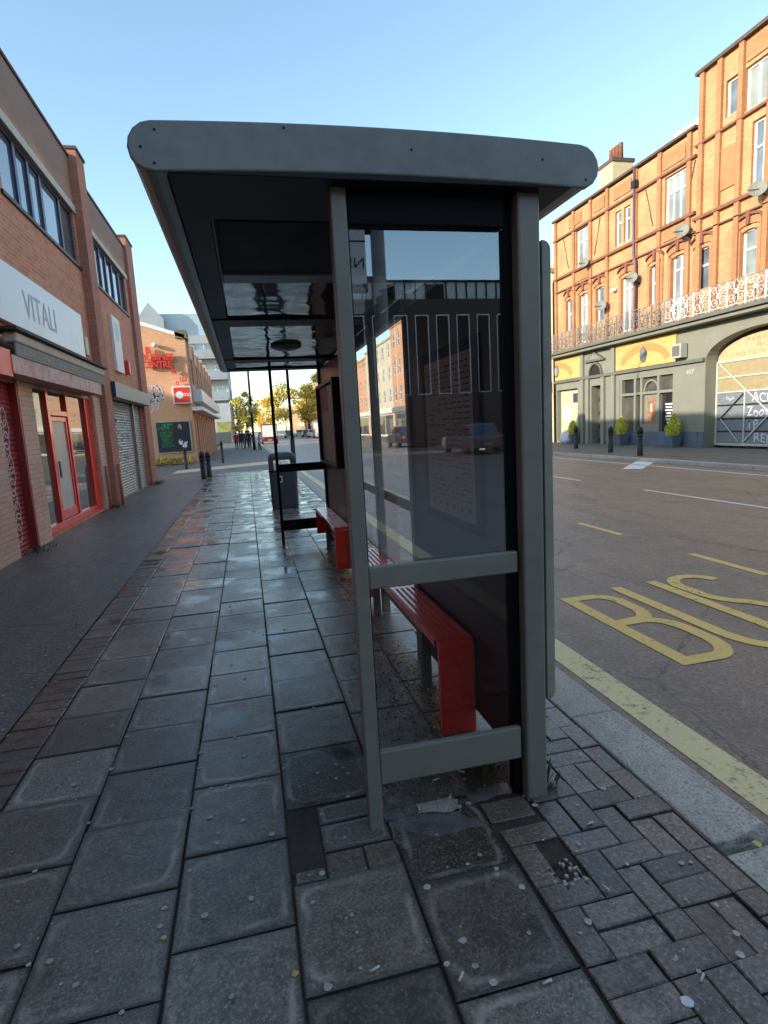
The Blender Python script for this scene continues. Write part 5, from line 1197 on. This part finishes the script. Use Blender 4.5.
# ================================================================== VEHICLES
def car(x, y, rz, paint, label, cat='car', van=False, group='vehicles along the road', name='parked_car'):
    t = thing(name, label, cat, (x, y, RZ), rz, group)
    L, Wd = (4.3, 1.75) if not van else (5.6, 2.0)
    if not van:
        body = [(-2.15, .3), (-2.12, .75), (-1.95, .92), (-1.3, .98), (1.0, .95), (1.9, .82), (2.13, .65), (2.15, .3)]
        cab = [(-1.85, .94), (-1.35, 1.40), (.25, 1.45), (1.05, .95)]
    else:
        body = [(-2.8, .35), (-2.8, 2.5), (1.3, 2.55), (1.6, 2.2), (2.2, 1.15), (2.75, .95), (2.8, .35)]; cab = [(1.35, 1.3), (1.4, 2.1), (1.62, 2.1), (2.1, 1.3)]
    h = Wd/2
    mb = MB(); mb.prism(body, lambda a, z: (-h, a, z), lambda a, z: (h, a, z), paint); mb.build('body', t, .05)
    if not van:
        mb = MB(); mb.prism(cab, lambda a, z: (-h+.12, a, z), lambda a, z: (h-.12, a, z), GLAZD); mb.build('windows', t, .03)
        mb = MB(); mb.prism([(-1.36, 1.395), (.26, 1.445), (.1, 1.49), (-1.2, 1.47)], lambda a, z: (-h+.14, a, z), lambda a, z: (h-.14, a, z), paint); mb.build('roof_panel', t, .02)
    else:
        mb = MB(); mb.prism(cab, lambda a, z: (-h-.004, a, z), lambda a, z: (h+.004, a, z), GLAZD); mb.build('windows', t)
        mb = MB(); mb.box(-.9, .9, -2.815, -2.803, .9, 2.35, WHITE); mb.build('rear_doors', t)
    for sx_ in (-1, 1):
        for yy in ((-1.35, 1.35) if not van else (-1.8, 1.8)):
            mb = MB(); mb.lathe([(.14, -.1), (.32, -.1), (.33, 0), (.32, .1), (.14, .1)], (0, 0, 0), TYRE, 16)
            mb.v = [(v[2]+sx_*(h-.09), v[0]+yy, v[1]+.33) for v in mb.v]; wh = mb.build('wheel', t)
            mb = MB(); mb.lathe([(.02, -.03), (.2, -.02), (.2, .02)], (0, 0, 0), STEEL, 10); mb.v = [(v[2]+sx_*(h+.012), v[0]+yy, v[1]+.33) for v in mb.v]; mb.build('rim', wh)
        mb = MB(); yb = -L/2-.012; mb.box(sx_*(h-.2)-.12, sx_*(h-.2)+.12, yb, yb+.03, .62, .80, REDSIGN); mb.build('tail_light', t)
        mb = MB(); yb = L/2-.01; mb.box(sx_*(h-.25)-.15, sx_*(h-.25)+.15, yb-.1, yb+.02, .55, .70, WHITE); mb.build('headlight', t)
    mb = MB(); mb.box(-.26, .26, -L/2-.02, -L/2-.005, .45, .56, CREAM); mb.build('number_plate', t)
    return t
car(11.3, 41.5, 0, CARD, 'dark car parked across the road seen through the shelter glass')
car(2.9, 78, 0, CARR, 'pale van with dark maroon lower body beyond the bicycle', 'van', van=True, name='parked_van')
car(11.9, 108, 0, CARW, 'white car parked at the far right kerb beyond the shelter')
car(12.0, 120, 0, CARD, 'dark car parked at the far right kerb behind the white car')
car(8.4, 118, math.pi, CARD, 'dark car driving towards us in the distance')
car(11.8, 95, 0, CARW, 'white van parked at the far right kerb beneath the green tree', 'van', van=True, name='parked_van')
car(3.6, 140, 0, CARW, 'pale car far ahead in the near lane', name='moving_car')
car(11.9, 134, 0, CARW, 'farthest pale car parked at the right kerb')
car(11.2, -24, math.pi, STEEL, 'white car behind the photographer reflected in the shelter glass', name='moving_car')
# bicycle leaning at the lamp post
bk_ = thing('bicycle', 'dark bicycle standing at the kerb beside the lamp post', 'bicycle', (1.05, 51, 0), math.radians(8))
for yy, nm in ((-.52, 'wheel'), (.52, 'wheel')):
    mb = MB(); mb.tube([(0, yy+.34*math.cos(a*math.pi/10), .34+.34*math.sin(a*math.pi/10)) for a in range(21)], .022, TYRE, 6)
    for a in range(8): mb.tube([(0, yy, .34), (0, yy+.33*math.cos(a*math.pi/4), .34+.33*math.sin(a*math.pi/4))], .004, STEEL, 3)
    mb.build('wheel', bk_)
mb = MB()
for a, b in (((0, -.52, .34), (0, -.1, .30)), ((0, -.1, .3), (0, -.25, .85)), ((0, -.1, .3), (0, .36, .8)), ((0, -.22, .75), (0, .34, .85)), ((0, -.52, .34), (0, -.22, .72)), ((0, .52, .34), (0, .34, .95))): mb.tube([a, b], .018, IRON, 6)
mb.build('frame', bk_)
mb = MB(); mb.tube([(-.27, .30, .98), (0, .36, .96), (.27, .30, .98)], .014, IRON, 6); mb.build('handlebar', bk_)
mb = MB(); mb.box(-.07, .07, -.40, -.14, .85, .90, RUBBER); mb.build('saddle', bk_, .02)

# ================================================================== PEOPLE
def person(x, y, rz, top_, legs, label, stride=.16, h=1.72, hair=HAIR):
    k = h/1.75
    J = {'pel': (0, 0, .95), 'che': (0, .01, 1.30), 'nec': (0, .01, 1.48), 'hea': (0, .02, 1.60), 'top': (0, .02, 1.70),
         'shl': (-.18, 0, 1.42), 'ell': (-.24, -.05, 1.14), 'hal': (-.23, .06, .90), 'shr': (.18, 0, 1.42), 'elr': (.24, .04, 1.14), 'har': (.23, .12, .92),
         'hil': (-.09, 0, .92), 'knl': (-.10, stride*.7, .50), 'anl': (-.10, stride*.5, .08), 'tol': (-.10, stride*.5+.15, .03),
         'hir': (.09, 0, .92), 'knr': (.10, -stride*.2, .50), 'anr': (.10, -stride, .10), 'tor': (.10, -stride+.14, .03)}
    E = [('pel', 'che'), ('che', 'nec'), ('nec', 'hea'), ('hea', 'top'), ('che', 'shl'), ('shl', 'ell'), ('ell', 'hal'), ('che', 'shr'), ('shr', 'elr'), ('elr', 'har'),
         ('pel', 'hil'), ('hil', 'knl'), ('knl', 'anl'), ('anl', 'tol'), ('pel', 'hir'), ('hir', 'knr'), ('knr', 'anr'), ('anr', 'tor')]
    R = {'pel': .145, 'che': .15, 'nec': .06, 'hea': .10, 'top': .08, 'shl': .075, 'ell': .055, 'hal': .04, 'shr': .075, 'elr': .055, 'har': .04, 'hil': .10, 'knl': .07, 'anl': .05, 'tol': .04, 'hir': .10, 'knr': .07, 'anr': .05, 'tor': .04}
    ks = list(J); me = bpy.data.meshes.new('person_skeleton'); me.from_pydata([tuple(c*k for c in J[q]) for q in ks], [(ks.index(a), ks.index(b)) for a, b in E], [])
    o = bpy.data.objects.new('skeleton', me); COL.objects.link(o)
    sk = o.modifiers.new('skin', 'SKIN'); o.modifiers.new('sub', 'SUBSURF').levels = 1
    sv = me.skin_vertices
    if not sv:
        import bmesh
        bm = bmesh.new(); bm.from_mesh(me); bm.verts.layers.skin.verify(); bm.to_mesh(me); bm.free(); sv = me.skin_vertices
    for i, q in enumerate(ks): sv[0].data[i].radius = (R[q]*k, R[q]*k*.8 if q in ('pel', 'che') else R[q]*k); sv[0].data[i].use_root = (q == 'pel')
    dg = bpy.context.evaluated_depsgraph_get(); dg.update(); m2 = bpy.data.meshes.new_from_object(o.evaluated_get(dg)); bpy.data.objects.remove(o)
    for mt in (SKIN, top_, legs, BLACK): m2.materials.append(mt)
    for p_ in m2.polygons:
        c = p_.center; z = c.z/k; p_.use_smooth = True
        p_.material_index = 0 if (z > 1.47 or (abs(c.x) > .17*k and z < .97)) else (1 if z > .93 else (3 if z < .09 else 2))
    m2.name = 'body'; t = thing('person', label, 'person', (x, y, 0), rz, 'people on the far pavement')
    b = bpy.data.objects.new('body', m2); COL.objects.link(b); b.parent = t
    mb = MB(); mb.lathe([(.02, .10), (.08, .085), (.108, .03), (.105, -.04), (.09, -.07)], (0, .0, 1.655*k), hair, 12); mb.build('hair', t)
    return t
def ppl(px, py): p = atZ(px, py); return p.x, p.y
x, y = ppl(234.5, 445); person(-.95, 58, 3.0, CLOTHR, CLOTH, 'person in a bright red top on the far pavement', .12, 1.6)
for dx, yy, c, l_, lab, rz in ((-.35, 57, CLOTH, JEAN, 'person in dark jacket left in the group beyond the bollards', .2), (.0, 59.5, STEEL, CLOTH, 'person in grey top in the middle of the pavement group', 3.3), (.28, 57.5, CLOTH, CLOTH, 'person all in black right in the pavement group', 2.9), (-.6, 62, JEAN, CLOTH, 'person in blue top at the back of the pavement group', .1)):
    person(dx, yy, rz, c, l_, lab, .18)

# ================================================================== TREES
def tree(x, y, h, r, leafs, label, n=2600, s=.28, trunk=.16, low=.28, group='autumn street trees', z0=0):
    t = thing('street_tree', label, 'tree', (x, y, 0), group=group)
    mb = MB(); mb.tube([(x, y, 0), (x+.05, y, h*.3), (x-.1, y, h*.6), (x, y, h*.85)], trunk, BARK, 8, .3)
    for i in range(9):
        a = i*2.4; z = h*(.3+.05*i); q = r*.75
        mb.tube([(x, y, z), (x+q*.5*math.cos(a), y+q*.5*math.sin(a), z+h*.10), (x+q*math.cos(a), y+q*math.sin(a), z+h*.2)], trunk*.4, BARK, 5, .2)
    W(mb, 'trunk', t)
    mb = MB(); cl = []
    for i in range(34):
        a = random.random()*6.28; v = random.random(); rr_ = r*math.sqrt(random.random())*math.sin(math.pi*(.15+.8*v))
        cl.append((Vector((x+rr_*math.cos(a), y+rr_*math.sin(a), h*low+v*h*(1-low)*.92)), random.uniform(.22, .42)*r))
    for i in range(n):
        c, q = random.choice(cl); d = Vector((random.gauss(0, 1), random.gauss(0, 1), random.gauss(0, .8))); d = d.normalized()*q*random.uniform(.4, 1.05)
        p = c+d; a = Vector((random.uniform(-1, 1), random.uniform(-1, 1), random.uniform(-1, 1))).normalized()*s*random.uniform(.5, 1); b = a.orthogonal().normalized()*s*.6
        mb.face([p, p+a*.6+b*.5, p+a, p+a*.4-b*.5], leafs[i % len(leafs)])
    W(mb, 'crown', t, fixn=False); return t
tree(.2, 105, 8.6, 2.2, [LEAFG, LEAFY, LEAFG], 'yellow green tree beside the grey block on the left pavement', s=.4)
tree(-1.0, 92, 7, 1.6, [LEAFG, LEAFY], 'small yellow green tree behind the people', 1500, s=.35)
tree(7.5, 205, 12.5, 5.2, [LEAFO, LEAFY], 'round orange tree farthest down the street', s=.8)
tree(11.0, 165, 14.5, 5.0, [LEAFG, LEAFY], 'olive yellow tree behind the lamp post', s=.7)
tree(13.6, 130, 12.0, 2.2, [LEAFO, LEAFY], 'bright orange tree left of the green tree at the right kerb', s=.5)
tree(14.2, 112, 12.8, 2.9, [LEAFG, LEAFG, LEAFG, LEAFY], 'tall green tree at the right kerb', 3600, s=.4)
tree(16, 150, 13, 3.6, [LEAFY, LEAFG], 'yellow tree behind the tall green tree at the right', s=.6)

# ================================================================== LITTER
BUTT = M('cigarette_paper', (.62, .60, .56), .8)
def butt(px, py, a, z=.004):
    p = atZ(px, py); mb = MB(); L = .016; mb.tube([(p.x-L*math.cos(a), p.y-L*math.sin(a), z+.004), (p.x+L*math.cos(a), p.y+L*math.sin(a), z+.004)], .004, BUTT, 7)
    o = mb.build('cigarette_butt'); tag(o, 'white cigarette butt lying on the dark paving near the shelter', 'litter', 'cigarette butts on the paving')
for px, py, a in ((436, 781, .2), (450, 798, 1.0), (419, 809, 1.4), (375, 971, .3), (547, 984, .1), (461, 773, 2.4), (702, 980, .6), (606, 890, 1.9), (461, 979, .8), (590, 825, .2)): butt(px, py, a)
def scrap(px, py, r, mat, label, name='paper_scrap', cat='litter', n=6):
    p = atZ(px, py); mb = MB(); pts = [(p.x+r*math.cos(6.283*k/n)*random.uniform(.7, 1.1), p.y+r*math.sin(6.283*k/n)*random.uniform(.7, 1.1)) for k in range(n)]
    mb.prism(pts, lambda x, y: (x, y, .003), lambda x, y: (x, y, .0065), mat); tag(mb.build(name), label, cat)
scrap(687, 1003, .017, M('white_cap', (.75, .76, .77), .4), 'round white bottle cap on the brick pavers at the bottom edge', 'bottle_cap', n=12)
scrap(757, 845, .018, M('yellow_wrapper', (.55, .55, .15), .6), 'small yellow wrapper beside the kerb at the right edge', 'wrapper')
scrap(295, 975, .012, M('yellow_leaf', (.5, .38, .12), .7), 'small yellow fallen leaf beside the dark gap in the slabs', 'fallen_leaf', 'leaf', 7)
scrap(164, 939, .010, M('yellow_bit', (.55, .5, .2), .7), 'tiny yellow scrap in a slab joint at lower left', 'paper_scrap')
mb = MB()   # rubble in the missing paver
for i in range(60):
    p = (random.uniform(.90, 1.02), random.uniform(1.58, 1.72)); s_ = random.uniform(.004, .012)
    mb.box(p[0], p[0]+s_, p[1], p[1]+s_, -.012, -.010+s_, GRAN if i % 3 else JOINT)
tag(mb.build('rubble'), 'loose grit and broken mortar where a brick paver is missing', 'grit', kind='stuff')
mb = MB(); DRT = M('leaf_litter', (.05, .036, .025), .9, 0, .5, 20)
for i in range(900):
    x = random.gauss(.82, .13); y = random.gauss(3.3, .45); s_ = random.uniform(.006, .022); a = random.random()*6.28; z = random.uniform(.003, .016)
    mb.face([(x, y, z), (x+s_*math.cos(a), y+s_*math.sin(a), z+.004), (x+s_*math.cos(a+1), y+s_*math.sin(a+1), z+.002)], DRT if i % 9 else YELP)
for i in range(700):
    x = random.uniform(.42, 1.0); y = random.gauss(2.38, .09); s_ = random.uniform(.004, .014); a = random.random()*6.28; z = random.uniform(.0, .012)
    mb.face([(x, y, z), (x+s_*math.cos(a), y+s_*math.sin(a), z+.004), (x+s_*math.cos(a+1), y+s_*math.sin(a+1), z+.002)], DRT if i % 7 else GRAN)
tag(mb.build('leaf_litter', fixn=False), 'dark wet leaf litter and dirt under the nearest bench', 'leaf litter', kind='stuff')
